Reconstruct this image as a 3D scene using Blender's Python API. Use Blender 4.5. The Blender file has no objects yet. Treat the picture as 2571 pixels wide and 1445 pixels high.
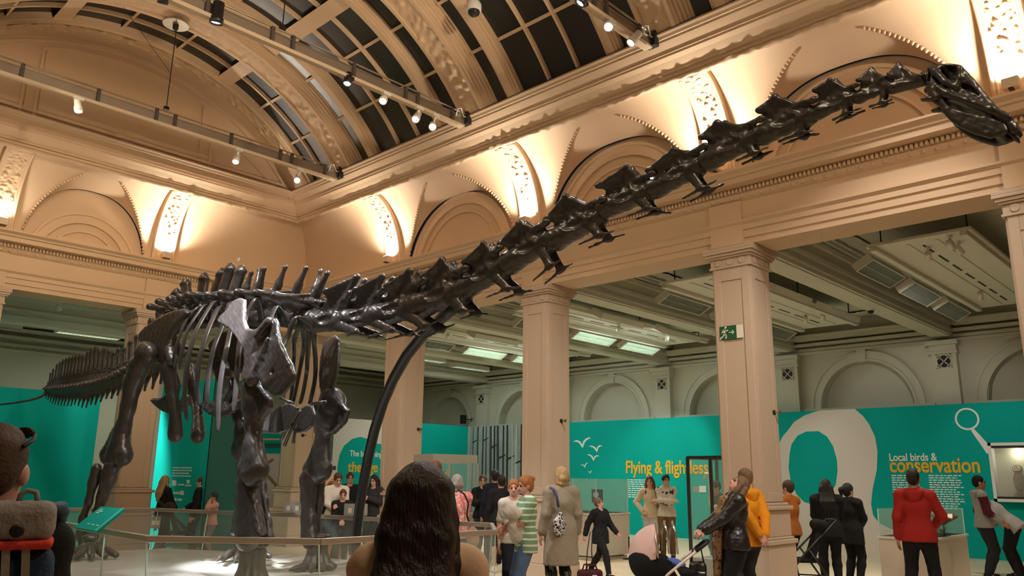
import bpy, bmesh, math, random
import numpy as np
from mathutils import Vector, Matrix, noise
SC = bpy.context.scene
COL = SC.collection
PI = math.pi
# ------------------------------------------------------------------ camera
FPX, CXP, CYP, EYE = 2000.0, 1285.5, 722.5, 1.55
YAW, PITCH, ROLL = math.radians(46.406), math.radians(13.333), math.radians(0.691)
_f = Vector((math.sin(YAW)*math.cos(PITCH), math.cos(YAW)*math.cos(PITCH), math.sin(PITCH)))
_r0 = Vector((math.cos(YAW), -math.sin(YAW), 0)); _u0 = _r0.cross(_f)
_r = _r0*math.cos(ROLL)+_u0*math.sin(ROLL); _u = -_r0*math.sin(ROLL)+_u0*math.cos(ROLL)
cd = bpy.data.cameras.new('camera'); cam = bpy.data.objects.new('camera', cd); COL.objects.link(cam)
cam.matrix_world = Matrix(((_r.x, _u.x, -_f.x, 0), (_r.y, _u.y, -_f.y, 0), (_r.z, _u.z, -_f.z, EYE), (0, 0, 0, 1)))
cd.sensor_width = 36.0; cd.lens = FPX/2571*36.0; cd.clip_start = 0.05; cd.clip_end = 200
SC.camera = cam
# ------------------------------------------------------------------ world, exposure, big lights
w = bpy.data.worlds.new('night'); SC.world = w; w.use_nodes = True
w.node_tree.nodes['Background'].inputs[0].default_value = (.02, .022, .03, 1)
w.node_tree.nodes['Background'].inputs[1].default_value = .25
vs = SC.view_settings; vs.view_transform = 'Standard'; vs.look = 'None'; vs.exposure = 0.0; vs.gamma = 1.0; vs.use_curve_mapping = False
SC.display_settings.display_device = 'sRGB'
WARM = (1.0, .80, .56); NEUT = (1.0, .93, .84); COOL = (.93, .96, 1.0); FLUO = (.86, 1.0, .88)
def light(kind, name, loc, power, color=(1, 1, 1), size=.1, aim=None, cone=60, blend=.5, parent=None, shape=None, sizey=None):
    l = bpy.data.lights.new(name, kind); l.energy = power; l.color = color
    if kind == 'SPOT': l.spot_size = math.radians(cone); l.spot_blend = blend; l.shadow_soft_size = size
    elif kind == 'POINT': l.shadow_soft_size = size
    elif kind == 'AREA':
        l.size = size
        if sizey: l.shape = 'RECTANGLE'; l.size_y = sizey
    o = bpy.data.objects.new(name, l); COL.objects.link(o); o.location = loc
    if aim is not None:
        o.rotation_euler = (Vector(aim)-Vector(loc)).to_track_quat('-Z', 'Y').to_euler()
    if parent: o.parent = parent
    return o
# unseen fill spots added behind the viewpoint and along the nave
NAVE = 1.08
for (x, y, z, p) in ((5.0, -3.0, 6.9, 560), (2.6, 1.2, 7.0, 330), (3.0, 5.6, 7.1, 300), (3.0, 9.4, 7.1, 260), (3.2, 12.9, 7.1, 130)):
    light('SPOT', 'nave_fill', (x, y, z), p*NAVE, WARM, .35, (x+2.6, y+3.0, 1.0), 150, .8)
# unseen spots at truss height: shoulder blade lamps, then ones added to brighten visitors
light('SPOT', 'unseen_spot', (1.9, 5.48, 7.25), 16000, (.92, .93, 1), .05, (4.08, 8.25, 2.85), 10.5, .7)
light('SPOT', 'unseen_spot', (3.2, 5.48, 7.25), 4200, (.90, .93, 1), .05, (4.15, 7.95, 1.9), 12, .7)
light('SPOT', 'unseen_spot', (2.2, 9.26, 7.25), 1300, (.95, .96, 1), .05, (4.6, 8.6, 3.6), 50, .6)
for p_, a_, e_ in (((7.6, 1.7, 7.25), (8.6, 6.8, .8), 620), ((7.2, 5.45, 7.25), (9.2, 9.6, .8), 560), ((6.4, 9.25, 7.25), (9.0, 12.4, .6), 420), ((7.8, 1.7, 7.25), (10.6, 4.2, .8), 460)): light('SPOT', 'unseen_spot', p_, e_, NEUT, .1, a_, 60, .7)
for y_ in (3.4, 7.1, 10.9, 14.7):
    for x_ in (12.4, 15.4): light('SPOT', 'added_downlight', (x_, y_, 4.9), 430 if y_ > 9 or x_ < 13 else 240, (1, .88, .70), .08, (x_+.3, y_, 0), 78, .7)  # downlights without fittings, added to brighten aisle floor, cases and visitors
# unseen floods added on the left cornice and in mid-nave to brighten the vault
for y in (0.5, 4.2, 8.0, 11.7): light('SPOT', 'vault_fill', (.55, y, 5.95), 1450, WARM, .15, (7.2, y+.8, 8.3), 140, .8)
light('SPOT', 'vault_fill', (5.0, .5, 6.6), 1500, WARM, .2, (5.0, 15, 8.4), 60, .9)
# ------------------------------------------------------------------ helpers
def unproj(px, py):
    a, b = (px-CXP)/FPX, -(py-CYP)/FPX
    return _r*a+_u*b+_f
EYEV = Vector((0, 0, EYE))
def onx(px, py, X): d = unproj(px, py); return EYEV+d*(X/d.x)
def ony(px, py, Y): d = unproj(px, py); return EYEV+d*(Y/d.y)
def onz(px, py, Z): d = unproj(px, py); return EYEV+d*((Z-EYE)/d.z)
def ondepth(px, py, D): return EYEV+unproj(px, py)*D
def put(o, parent=None):
    COL.objects.link(o)
    if parent is not None: o.parent = parent
    return o
def tag(o, label=None, cat=None, group=None, kind=None):
    if label: o['label'] = label
    if cat: o['category'] = cat
    if group: o['group'] = group
    if kind: o['kind'] = kind
    return o
def thing(name, label, cat, loc=(0, 0, 0), rz=0, group=None):
    o = bpy.data.objects.new(name, None); o.empty_display_size = .05
    o.location = loc; o.rotation_euler = (0, 0, rz); COL.objects.link(o)
    return tag(o, label, cat, group)
class MB:
    def __init__(s): s.v = []; s.f = []; s.m = []; s.cm = 0
    def add(s, vs_, fs):
        n = len(s.v); s.v += [tuple(v) for v in vs_]; s.f += [tuple(i+n for i in f) for f in fs]; s.m += [s.cm]*len(fs); return s
    def box(s, c, d, rz=0, mat=None):
        hx, hy, hz = d[0]/2, d[1]/2, d[2]/2; vs_ = []
        for x, y, z in ((-1, -1, -1), (1, -1, -1), (1, 1, -1), (-1, 1, -1), (-1, -1, 1), (1, -1, 1), (1, 1, 1), (-1, 1, 1)):
            p = Vector((x*hx, y*hy, z*hz))
            if mat is not None: p = mat @ p
            elif rz: p = Vector((p.x*math.cos(rz)-p.y*math.sin(rz), p.x*math.sin(rz)+p.y*math.cos(rz), p.z))
            vs_.append(p+Vector(c))
        return s.add(vs_, [(0, 3, 2, 1), (4, 5, 6, 7), (0, 1, 5, 4), (1, 2, 6, 5), (2, 3, 7, 6), (3, 0, 4, 7)])
    def bar(s, a, b, w_, h_, up=(0, 0, 1)):
        a, b = Vector(a), Vector(b); d = (b-a); L = d.length; d.normalize(); u = Vector(up)
        x = d.cross(u)
        if x.length < 1e-4: x = d.cross(Vector((1, 0, 0)))
        x.normalize(); y = x.cross(d)
        return s.box((a+b)/2, (w_, L, h_), mat=Matrix((x, d, y)).transposed())
    def tube(s, pts, r, n=8, cap=True):
        pts = [Vector(p) for p in pts]; rs = r if hasattr(r, '__len__') else [r]*len(pts)
        d0 = (pts[1]-pts[0]).normalized(); ref = Vector((0, 0, 1)) if abs(d0.z) < .9 else Vector((1, 0, 0)); vs_ = []; x = d0.cross(ref).normalized()
        for i, p in enumerate(pts):
            d = (pts[min(i+1, len(pts)-1)]-pts[max(i-1, 0)]).normalized()
            x = (x-d*x.dot(d)).normalized(); y = d.cross(x)
            for k in range(n):
                a = 2*PI*k/n; vs_.append(p+(x*math.cos(a)+y*math.sin(a))*rs[i])
        fs = []
        for i in range(len(pts)-1):
            for k in range(n): fs.append((i*n+k, i*n+(k+1) % n, (i+1)*n+(k+1) % n, (i+1)*n+k))
        if cap: fs.append(tuple(range(n-1, -1, -1))); fs.append(tuple((len(pts)-1)*n+k for k in range(n)))
        return s.add(vs_, fs)
    def lathe(s, prof, c=(0, 0, 0), n=24, axis=(0, 0, 1)):
        q = Vector((0, 0, 1)).rotation_difference(Vector(axis)).to_matrix(); c = Vector(c); vs_ = []
        for r, z in prof:
            for k in range(n):
                a = 2*PI*k/n; vs_.append(c+q@Vector((r*math.cos(a), r*math.sin(a), z)))
        fs = [(i*n+k, i*n+(k+1) % n, (i+1)*n+(k+1) % n, (i+1)*n+k) for i in range(len(prof)-1) for k in range(n)]
        fs.append(tuple(range(n-1, -1, -1))); fs.append(tuple((len(prof)-1)*n+k for k in range(n)))
        return s.add(vs_, fs)
    def prism(s, poly, o, u, v, t):
        """polygon in the plane o,u,v pushed out by t along u x v"""
        o, u, v = Vector(o), Vector(u), Vector(v); nn = u.cross(v).normalized()*t; n = len(poly)
        a = [o+u*p[0]+v*p[1] for p in poly]
        return s.add(a+[p+nn for p in a], [tuple(range(n-1, -1, -1)), tuple(range(n, 2*n))]+[(i, (i+1) % n, n+(i+1) % n, n+i) for i in range(n)])
    def grid(s, fn, nu, nv, flip=False):
        vs_ = [fn(i/nu, j/nv) for i in range(nu+1) for j in range(nv+1)]; W = nv+1
        fs = [(i*W+j, (i+1)*W+j, (i+1)*W+j+1, i*W+j+1) for i in range(nu) for j in range(nv)]
        if flip: fs = [f[::-1] for f in fs]
        return s.add(vs_, fs)
    def ball(s, c, r, n=8, m=5):
        c = Vector(c); r = r if hasattr(r, '__len__') else (r, r, r)
        vs_ = [c+Vector((0, 0, -r[2]))]
        for i in range(1, m):
            a = -PI/2+PI*i/m
            for k in range(n): vs_.append(c+Vector((r[0]*math.cos(a)*math.cos(2*PI*k/n), r[1]*math.cos(a)*math.sin(2*PI*k/n), r[2]*math.sin(a))))
        vs_.append(c+Vector((0, 0, r[2]))); fs = [(0, 1+(k+1) % n, 1+k) for k in range(n)]
        for i in range(m-2):
            for k in range(n): fs.append((1+i*n+k, 1+i*n+(k+1) % n, 1+(i+1)*n+(k+1) % n, 1+(i+1)*n+k))
        L = len(vs_)-1; fs += [(L, 1+(m-2)*n+k, 1+(m-2)*n+(k+1) % n) for k in range(n)]
        return s.add(vs_, fs)
    def build(s, name, mat, parent=None, smooth=False, bevel=0, at=None, rot=None, autosm=None):
        me = bpy.data.meshes.new(name); me.from_pydata(s.v, [], s.f)
        for m_ in (mat if isinstance(mat, (list, tuple)) else [mat]): me.materials.append(m_)
        if isinstance(mat, (list, tuple)): me.polygons.foreach_set('material_index', s.m)
        if smooth: me.polygons.foreach_set('use_smooth', [True]*len(me.polygons))
        me.update(); o = bpy.data.objects.new(name, me); put(o, parent)
        if at: o.location = at
        if rot: o.rotation_euler = rot
        if bevel:
            b = o.modifiers.new('b', 'BEVEL'); b.width = bevel; b.segments = 2; b.limit_method = 'ANGLE'
        return o
def struct(mb, name, mat, smooth=False, label=None):
    o = mb.build(name, mat, smooth=smooth); o['kind'] = 'structure'
    if label: o['label'] = label
    return o
def copy_tree(o, parent=None):
    c = o.copy(); COL.objects.link(c)
    if parent is not None: c.parent = parent
    for ch in list(o.children): copy_tree(ch, c)
    return c
# ------------------------------------------------------------------ materials
def srgb(r, g, b):
    f = lambda c: (c/255/12.92) if c/255 <= .04045 else ((c/255+.055)/1.055)**2.4
    return (f(r), f(g), f(b), 1)
_mats = {}
def mat(name, col, rough=.6, metal=0, var=0, vscale=6, bump=0, bscale=40, emit=None, estr=0, trans=0, alpha=1, spec=.5, coat=0, detail=4):
    if name in _mats: return _mats[name]
    m = bpy.data.materials.new(name); m.use_nodes = True; nt = m.node_tree; b = nt.nodes['Principled BSDF']; _mats[name] = m
    col = tuple(col)+((1,) if len(col) == 3 else ())
    b.inputs['Base Color'].default_value = col; b.inputs['Roughness'].default_value = rough; b.inputs['Metallic'].default_value = metal
    b.inputs['Specular IOR Level'].default_value = spec; b.inputs['Coat Weight'].default_value = coat
    if emit is not None: b.inputs['Emission Color'].default_value = tuple(emit)+((1,) if len(emit) == 3 else ()); b.inputs['Emission Strength'].default_value = estr
    if trans: b.inputs['Transmission Weight'].default_value = trans; b.inputs['IOR'].default_value = 1.45
    if alpha < 1: b.inputs['Alpha'].default_value = alpha
    if var or bump:
        tc = nt.nodes.new('ShaderNodeTexCoord')
    if var:
        n = nt.nodes.new('ShaderNodeTexNoise'); n.inputs['Scale'].default_value = vscale; n.inputs['Detail'].default_value = detail
        nt.links.new(tc.outputs['Object'], n.inputs['Vector'])
        r = nt.nodes.new('ShaderNodeMix'); r.data_type = 'RGBA'
        r.inputs[6].default_value = tuple(c*(1-var) for c in col[:3])+(1,); r.inputs[7].default_value = tuple(min(1, c*(1+var)) for c in col[:3])+(1,)
        nt.links.new(n.outputs[0], r.inputs[0]); nt.links.new(r.outputs[2], b.inputs['Base Color'])
    if bump:
        n = nt.nodes.new('ShaderNodeTexNoise'); n.inputs['Scale'].default_value = bscale; n.inputs['Detail'].default_value = 5
        nt.links.new(tc.outputs['Object'], n.inputs['Vector'])
        bp = nt.nodes.new('ShaderNodeBump'); bp.inputs['Strength'].default_value = bump; bp.inputs['Distance'].default_value = .02
        nt.links.new(n.outputs[0], bp.inputs['Height']); nt.links.new(bp.outputs[0], b.inputs['Normal'])
    return m
M_WALL = mat('cream_plaster', (.64, .455, .295), .75, var=.06, vscale=1.5, bump=.05, bscale=60)
M_TRIM = mat('cream_trim', (.66, .475, .305), .6, var=.05, vscale=3)
M_CARVE = mat('carved_plaster', (.64, .455, .29), .7, var=.12, vscale=9)
M_AISLE = mat('pale_plaster', (.55, .54, .44), .75, var=.07, vscale=1.2, bump=.04)
M_COLUMN = mat('column_plaster', (.54, .415, .305), .65, var=.03, vscale=2)
M_GLASSD = mat('night_glazing', (.022, .020, .017), .30, spec=.6)
M_BAR = mat('glazing_bar', (.64, .45, .285), .55)
M_FLOOR = mat('stone_floor', (.66, .56, .42), .4, var=.12, vscale=.8)
M_STEEL = mat('brushed_steel', (.42, .36, .29), .38, .75, var=.1, vscale=3)
M_DARK = mat('dark_metal', (.02, .02, .02), .45, .3)
M_BLACK = mat('matt_black', (.008, .008, .009), .6)
M_WHITE = mat('white_paint', (.75, .74, .70), .5)
M_LENS = mat('lit_lens', (1, 1, 1), .3, emit=(.95, .97, 1), estr=28)
# ================================================================== ROOM
XA, YB, XL, YN = 10.0, 16.28, .08, -7.0
COLW = .6
COLY = [1.28, 4.97, 8.68, 12.52, 16.28]
COLX = [6.22, 3.26]
ZT = 4.76
def ring(mb, prof, closed=False, three=True):
    """mouldings run round the nave: p = distance into the nave from the arcade face"""
    vs_ = []
    for p, z in prof: vs_ += [(XA-p, YN, z), (XA-p, YB-p, z), (XL+p, YB-p, z), (XL+p, YN, z)]
    fs = []
    for i in range(len(prof)-1):
        for k in range(3): fs.append((i*4+k, i*4+k+1, (i+1)*4+k+1, (i+1)*4+k))
    mb.add(vs_, fs)
# floor
m = MB(); m.box((6, 9, -.05), (34, 36, .1)); struct(m, 'floor', M_FLOOR)
# entablature
m = MB()
ring(m, [(-.6, 5.4), (-.6, ZT), (0, ZT), (0, 4.84), (.025, 4.85), (.025, 4.95), (.05, 4.96), (.05, 5.03), (.09, 5.07), (.09, 5.1), (.02, 5.12), (.02, 5.38), (.06, 5.41), (.10, 5.47), (.10, 5.55), (.30, 5.56), (.30, 5.64), (.33, 5.65), (.34, 5.68), (.40, 5.72), (.40, 5.75), (-.05, 5.80), (-.05, 5.9)])
for y in COLY+[-2.5]:
    m.box((XA-.025, y+COLW/2, 5.235), (.10, COLW-.1, .30)); m.box((XA+.01, y+COLW/2, 4.93), (.14, COLW-.1, .33))
for x in COLX:
    m.box((x+COLW/2, YB-.025, 5.235), (COLW-.1, .10, .30)); m.box((x+COLW/2, YB+.01, 4.93), (COLW-.1, .14, .33))
struct(m, 'trim_1', M_WALL)
m = MB()
y = -1.0
while y < YB-.15: m.box((XA-.125, y, 5.515), (.06, .034, .058)); y += .058
x = .5
while x < XA-.15: m.box((x, YB-.125, 5.515), (.034, .06, .058)); x += .058
y = -1.0
while y < YB-.1: m.ball((XA-.075, y, 5.435), (.022, .030, .024), 6, 4); y += .15
x = .5
while x < XA-.1: m.ball((x, YB-.075, 5.435), (.030, .022, .024), 6, 4); x += .15
struct(m, 'trim_2', M_TRIM)
# columns
def column(x, y, label, sign=False):
    t = thing('column', label, 'column', (x+COLW/2, y+COLW/2, 0), 0, 'square piers of the arcade'); h = COLW/2
    b = MB()
    for p, z0, z1 in ((.10, 0, .22), (.085, .22, .74), (.11, .74, .80), (.075, .80, .83), (.05, .83, 1.17), (.085, 1.17, 1.22), (.04, 1.22, 1.26)):
        b.box((0, 0, (z0+z1)/2), (2*(h+p), 2*(h+p), z1-z0))
    b.build('base', M_COLUMN, t, bevel=.012)
    s = MB(); z0, z1 = 1.26, 4.47; s.box((0, 0, (z0+z1)/2), (2*h-.03, 2*h-.03, z1-z0))
    for a in range(4):                       # raised margins leave a recessed panel on every face
        q = Matrix.Rotation(a*PI/2, 3, 'Z')
        for c, d in (((-h+.085, -h+.008, (z0+z1)/2), (.11, .014, z1-z0-.02)), ((h-.085, -h+.008, (z0+z1)/2), (.11, .014, z1-z0-.02)), ((0, -h+.008, z1-.10), (.32, .014, .18)), ((0, -h+.008, z0+.07), (.32, .014, .12))):
            s.box(q@Vector(c), d if a % 2 == 0 else (d[1], d[0], d[2]))
    s.build('shaft', M_COLUMN, t, bevel=.006)
    c = MB()
    for p, z0, z1 in ((.02, 4.46, 4.49), (.005, 4.49, 4.60), (.035, 4.60, 4.63), (.06, 4.63, 4.67), (.085, 4.67, 4.71), (.085, 4.71, 4.755)):
        c.box((0, 0, (z0+z1)/2), (2*(h+p), 2*(h+p), z1-z0))
    for a in range(4):
        q = Matrix.Rotation(a*PI/2, 3, 'Z')
        for k in (-.18, 0, .18): c.lathe([(.05, 0), (.05, .012), (.035, .016), (.02, .01)], q@Vector((k, -h-.005, 4.545)), 12, q@Vector((0, -1, 0)))
    c.build('capital', M_COLUMN, t, bevel=.005)
    return t
column(XA, 1.28, 'square cream pier at the far right edge, cut by the frame')
column(XA, 4.97, 'square cream pier carrying the green running-man exit sign')
column(XA, 8.68, 'square cream pier behind the woman in the beige coat')
column(XA, 12.52, 'square cream pier behind the dark curved neck prop')
column(XA, YB, 'square cream pier at the hall corner, behind the skeleton forelegs')
column(6.22, YB, 'square cream pier at the left, behind the far hind leg bones')
column(3.26, YB, 'square cream pier beyond the left of the hall, nearest the teal wall')
column(10.0, 20.0, 'square cream pier in the back aisle, beside the bright turquoise panel')
# beam that carries the skylight
m = MB()
P0, Z0, P1, Z1 = .95, 7.18, 1.40, 7.56
ring(m, [(.55, 7.32), (.80, 7.20), (.80, 7.12), (.86, 7.10), (.93, 7.14), (.93, 7.18), (.97, 7.19), (.97, 7.215), (1.02, 7.25), (1.085, 7.30), (1.15, 7.335), (1.155, 7.36), (1.18, 7.365), (1.18, 7.39), (1.24, 7.43), (1.31, 7.475), (1.325, 7.50), (1.345, 7.505), (1.37, 7.535), (1.40, 7.555), (1.40, 7.58), (1.15, 7.60), (1.0, 7.7)])
struct(m, 'trim_3', M_WALL)
# carved edge of that beam
def carve(p, amp, sc, seed):
    q = Vector((p[0]*sc+seed, p[1]*sc, p[2]*sc))
    d = noise.voronoi(q)[0]; return amp*(1.0-2.2*min(d[0], .5)+.5*noise.noise(q*2.1))
m = MB()
def edgeA(u, v):
    y = -1+u*(YB-.90+1); a = v*PI; rr = .045+carve((y, v*.3, 0), .03, 6.5, 3); return (XA-.88-rr*math.cos(a)*1.0, y, 7.12-rr*math.sin(a))
m.grid(edgeA, 420, 6, True)
def edgeB(u, v):
    x = XL+.9+u*(XA-XL-1.78); a = v*PI; rr = .045+carve((x, v*.3, 5), .03, 6.5, 9); return (x, YB-.88-rr*math.cos(a), 7.12-rr*math.sin(a))
m.grid(edgeB, 260, 6)
struct(m, 'trim_4', M_CARVE, True)
# coved vault with lunettes between cornice and beam
WC, HC, ZC = .90, 1.42, 5.76
def cove_bay(name_i, c0, c1, side):
    """bay between pier centres c0,c1; side A: along Y at X=XA; side B: along X at Y=YB"""
    mid = (c0+c1)/2; hb = (c1-c0)/2; a = hb-.20; b = 1.75; zs = 5.46
    W = (lambda p, s, z: (XA-p, s, z)) if side == 'A' else (lambda p, s, z: (s, YB-p, z))
    def zl(s, p=0):
        f = min(1, max(0, p/.96)); t = (s-mid)/(a*(.885+.115*f)); return zs+(1.43+.32*f)*math.sqrt(max(0, 1-abs(t)**2.4)) if abs(t) < 1 else -9
    def pc(f): return .06+WC*(1-math.cos(f*PI/2)), ZC+HC*math.sin(f*PI/2)
    m = MB(); nu, nv = 34, 84
    def fn(u, v):
        p, z = pc(u); s = c0+v*(c1-c0); return W(p, s, max(z, zl(s, p)))
    m.grid(fn, nu, nv, side == 'B')
    # wall in the lunette
    N = 40; vs_ = []
    for i in range(N+1):
        s = mid+(-a+2*a*i/N)*.886; vs_ += [W(-.0, s, 5.7), W(-.0, s, max(5.7, zl(s)+.03))]
    m.add(vs_, [(2*i, 2*i+2, 2*i+3, 2*i+1) for i in range(N)])
    struct(m, 'wall_%s_%d' % ('right' if side == 'A' else 'left', name_i), M_WALL, True)
    # arch mouldings on the lunette wall
    m = MB()
    R1 = a-.28
    for r0, r1, t in ((R1, R1-.05, .05), (R1-.05, R1-.17, .025), (R1-.17, R1-.21, .045), (R1-.34, R1-.38, .03)):
        N = 44; vs_ = []
        for i in range(N+1):
            an = .22+(PI-.44)*i/N; cs, sn = math.cos(an), math.sin(an); k = 1.04
            for r, p in ((r0, 0), (r0, t), (r1, t), (r1, 0)): vs_.append(W(p+.005, mid+r*cs, 5.42+r*sn*k))
        m.add(vs_, [(4*i+j, 4*i+j+1, 4*i+4+j+1, 4*i+4+j) for i in range(N) for j in range(3)])
    m.box(W(.02, mid, 5.86), (.05, 2*(R1-.5), .06) if side == 'A' else (2*(R1-.5), .05, .06))
    struct(m, 'trim_arch_%s%d' % (side.lower(), name_i), M_TRIM)
    # beaded groins
    m = MB()
    for sg in (-1, 1):
        pts = []
        for i in range(200):
            s = mid+sg*a*(1-i/199*.999); lo_, hi_ = .0, 1.0
            if zl(s, pc(1)[0]) > pc(1)[1]: continue
            if zl(s, pc(0)[0]) < pc(0)[1]: continue
            for _ in range(22):
                q = (lo_+hi_)/2
                if zl(s, pc(q)[0]) > pc(q)[1]: lo_ = q
                else: hi_ = q
            p, z = pc(lo_); pts.append(Vector(W(p, s, z-.012)))
        L = 0; last = None
        for p in pts:
            if last is None or (p-last).length > .055: m.ball(p, .027, 6, 4); last = p
    struct(m, 'trim_bead_%s%d' % (side.lower(), name_i), M_TRIM, True)
def cove_rib(i, c, side):
    W = (lambda p, s, z: Vector((XA-p, s, z))) if side == 'A' else (lambda p, s, z: Vector((s, YB-p, z)))
    m = MB()
    def pc(f, d):
        f = f*.86; return .06+d+WC*(1-math.cos(f*PI/2)), ZC+HC*math.sin(f*PI/2)-d*.6*f
    m.grid(lambda u, v: W(pc(u, .05)[0]+carve((u*2.1, v*.36, c), .034, 9.0, c*7), c-.15+.30*v, pc(u, .05)[1]-(.02*u)), 110, 22, side == 'B')
    struct(m, 'trim_carving_%s%d' % (side.lower(), i), M_CARVE, True)
    m = MB()
    for sg in (-1, 1):
        for off, r in ((.165, .022), (.205, .03)):
            m.tube([W(pc(k/24, .055)[0], c+sg*off, pc(k/24, .055)[1]) for k in range(25)], r, 6)
        m.grid(lambda u, v: W(pc(u, .05*(1-v))[0], c+sg*.235, pc(u, .05*(1-v))[1]), 24, 1)
    struct(m, 'trim_rib_%s%d' % (side.lower(), i), M_TRIM, True)
CA = [y+.3 for y in COLY]; CB = [XL+.0]+[x+.3 for x in (3.26, 6.22)]+[XA]
ya = [-2.2]+CA[:-1]+[YB]
for i in range(len(ya)-1): cove_bay(i+1, ya[i], ya[i+1] if i < len(ya)-2 else YB+.3, 'A') if i < len(ya)-2 else None
for i in range(1, 2): cove_bay(i+1, CB[i], CB[i+1], 'B')
cove_bay(1, CB[0]-.3, CB[1], 'B')
for i, c in enumerate(CA[:-1]): cove_rib(i+1, c, 'A')
for i, c in enumerate(CB[1:3]): cove_rib(i+1, c, 'B')
# corner bay: plain coves that mitre into the corner
m = MB()
def cv(f): return .06+WC*(1-math.cos(f*PI/2)), ZC+HC*math.sin(f*PI/2)
m.grid(lambda u, v: (XA-cv(u)[0], CA[3]+.2+v*(YB-cv(u)[0]-CA[3]-.2), cv(u)[1]), 30, 4)
m.grid(lambda u, v: (CB[2]+.2+v*(XA-cv(u)[0]-CB[2]-.2), YB-cv(u)[0], cv(u)[1]), 30, 4, True)
struct(m, 'wall_corner', M_WALL, True)
# ------------------------------------------------------------------ skylight vault
VX, VZ, VR, VI = 5.04, 4.88, 4.62, 4.46
A0, A1 = math.asin((7.55-VZ)/VR), PI-math.asin((7.55-VZ)/VR)
def arc(r, a, y): return Vector((VX+r*math.cos(a), y, VZ+r*math.sin(a)))
def archbox(mb, y0, y1, r0, r1, n=40, a0=A0+.035, a1=A1-.035):
    vs_ = []
    for i in range(n+1):
        a = a0+(a1-a0)*i/n
        for y, r in ((y0, r1), (y0, r0), (y1, r0), (y1, r1)): vs_.append(arc(r, a, y))
    mb.add(vs_, [(4*i+j, 4*i+(j+1) % 4, 4*i+4+(j+1) % 4, 4*i+4+j) for i in range(n) for j in range(4)])
nB = 3*4+1
PUR = [math.radians(d) for d in (48.4, 60.0, 70.8, 83.6, 96.4, 109.2, 120.0, 131.6)]          # glazing bars along the nave
bays = [13.22, 9.44, 5.66, 1.88, -1.9]
widx = [0]
def pane(y0, y1, label):
    widx[0] += 1
    f = MB()
    for k, a in enumerate(PUR):
        wd = .30 if k in (2, 5) else .055
        d = wd/2/VR; archbox(f, y0, y1, VR-(.075 if wd > .1 else .035), VR+.03, 2, a-d, a+d)
    o = struct(f, 'window_%d' % widx[0], M_BAR); o['label'] = label
    g = MB(); g.grid(lambda u, v: arc(VR+.02, A0+(A1-A0)*u, y0+(y1-y0)*v), 48, 1)
    p = g.build('pane', M_GLASSD, o, True)
trims = MB(); carv = MB()
def rib_thin(y0, y1):
    archbox(trims, y0, y1, VI+.08, VR+.05); archbox(trims, y0+.04, y1-.04, VI+.045, VI+.08); archbox(trims, y0+.08, y1-.08, VI+.02, VI+.045)
def mull(y): archbox(trims, y-.022, y+.022, VR-.05, VR+.03)
def rib_carved(y):                       # y = far edge of the carved soffit, rib runs toward smaller y
    archbox(trims, y-.52, y, VI+.03, VR+.06)
    for o in (0, .46): archbox(trims, y-.52+o, y-.46+o, VI-.012, VI+.05)
    for k in range(5): archbox(trims, y-.56-.045*k, y-.52-.045*k, VI+.03+.038*k, VR+.05)
    archbox(trims, y, y+.07, VI+.10, VR+.05)
    carv.grid(lambda u, v: arc(VI+.02-carve((u*9, v*.45, y), .042, 5.2, y), A0+.04+(A1-A0-.08)*u, y-.46+.40*v), 260, 16, True)
names = ['end', 'second', 'third', 'fourth']
# end bay by the gable wall
pane(13.29, 14.20, 'dark arched skylight glazing nearest the gable wall'); mull(13.80)
for i in range(4):
    y = bays[i]; rib_carved(y)
    pane(y-1.05, y-.74, 'narrow dark skylight strip on the near side of the %s carved rib' % names[i])
    rib_thin(y-1.34, y-1.04)
    pane(y-3.08, y-1.33, 'wide dark three-light skylight after the %s carved rib' % names[i]); mull(y-1.92); mull(y-2.50)
    rib_thin(y-3.34, y-3.07)
    pane(y-3.71, y-3.33, 'narrow dark skylight strip before the rib after the %s one' % names[i])
archbox(trims, 14.20, 14.30, VI+.06, VR+.05); archbox(trims, 14.28, 14.62, VI+.02, VR+.05); archbox(trims, 14.6, 15.2, VI+.08, VR+.06)
carv.grid(lambda u, v: arc(VI+.01-carve((u*9, v*.4, 4), .035, 5.6, 5), A0+.04+(A1-A0-.08)*u, 14.31+.28*v), 260, 12, True)
struct(trims, 'trim_5', M_TRIM); struct(carv, 'trim_6', M_CARVE, True)
# gable wall above the end beam
m = MB(); N = 48; vs_ = []
for i in range(N+1):
    a = A0-.12+(A1-A0+.24)*i/N; p = arc(VR, a, 15.02); vs_ += [(p.x, 15.02, 7.4), tuple(p)]
m.add(vs_, [(2*i, 2*i+1, 2*i+3, 2*i+2) for i in range(N)])
def gband(r0, r1, t, a0, a1):
    vs_ = []; n = 40
    for i in range(n+1):
        a = a0+(a1-a0)*i/n
        for r, d in ((r0, 0), (r0, t), (r1, t), (r1, 0)): q = arc(r, a, 15.02-d); vs_.append(q)
    m.add(vs_, [(4*i+j, 4*i+j+1, 4*i+5+j, 4*i+4+j) for i in range(n) for j in range(3)])
gband(4.46, 4.40, .05, A0, A1)
gband(4.33, 4.27, .035, 1.215, PI-1.215)
for sx in (-1, 1):
    m.bar((VX+sx*1.5, 15.0, 7.62), (VX+sx*1.5, 15.0, VZ+4.3*math.sin(1.215)), .05, .035, (0, 1, 0)); m.bar((VX+sx*1.72, 15.0, 7.62), (VX+sx*1.72, 15.0, VZ+3.6), .05, .03, (0, 1, 0)); m.bar((VX+sx*3.2, 15.0, 7.62), (VX+sx*2.1, 15.0, 8.35), .05, .03, (0, 1, 0))
m.bar((VX-3.4, 15.0, 7.68), (VX+3.4, 15.0, 7.68), .05, .08, (0, 1, 0))
struct(m, 'wall_gable', M_WALL)
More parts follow.
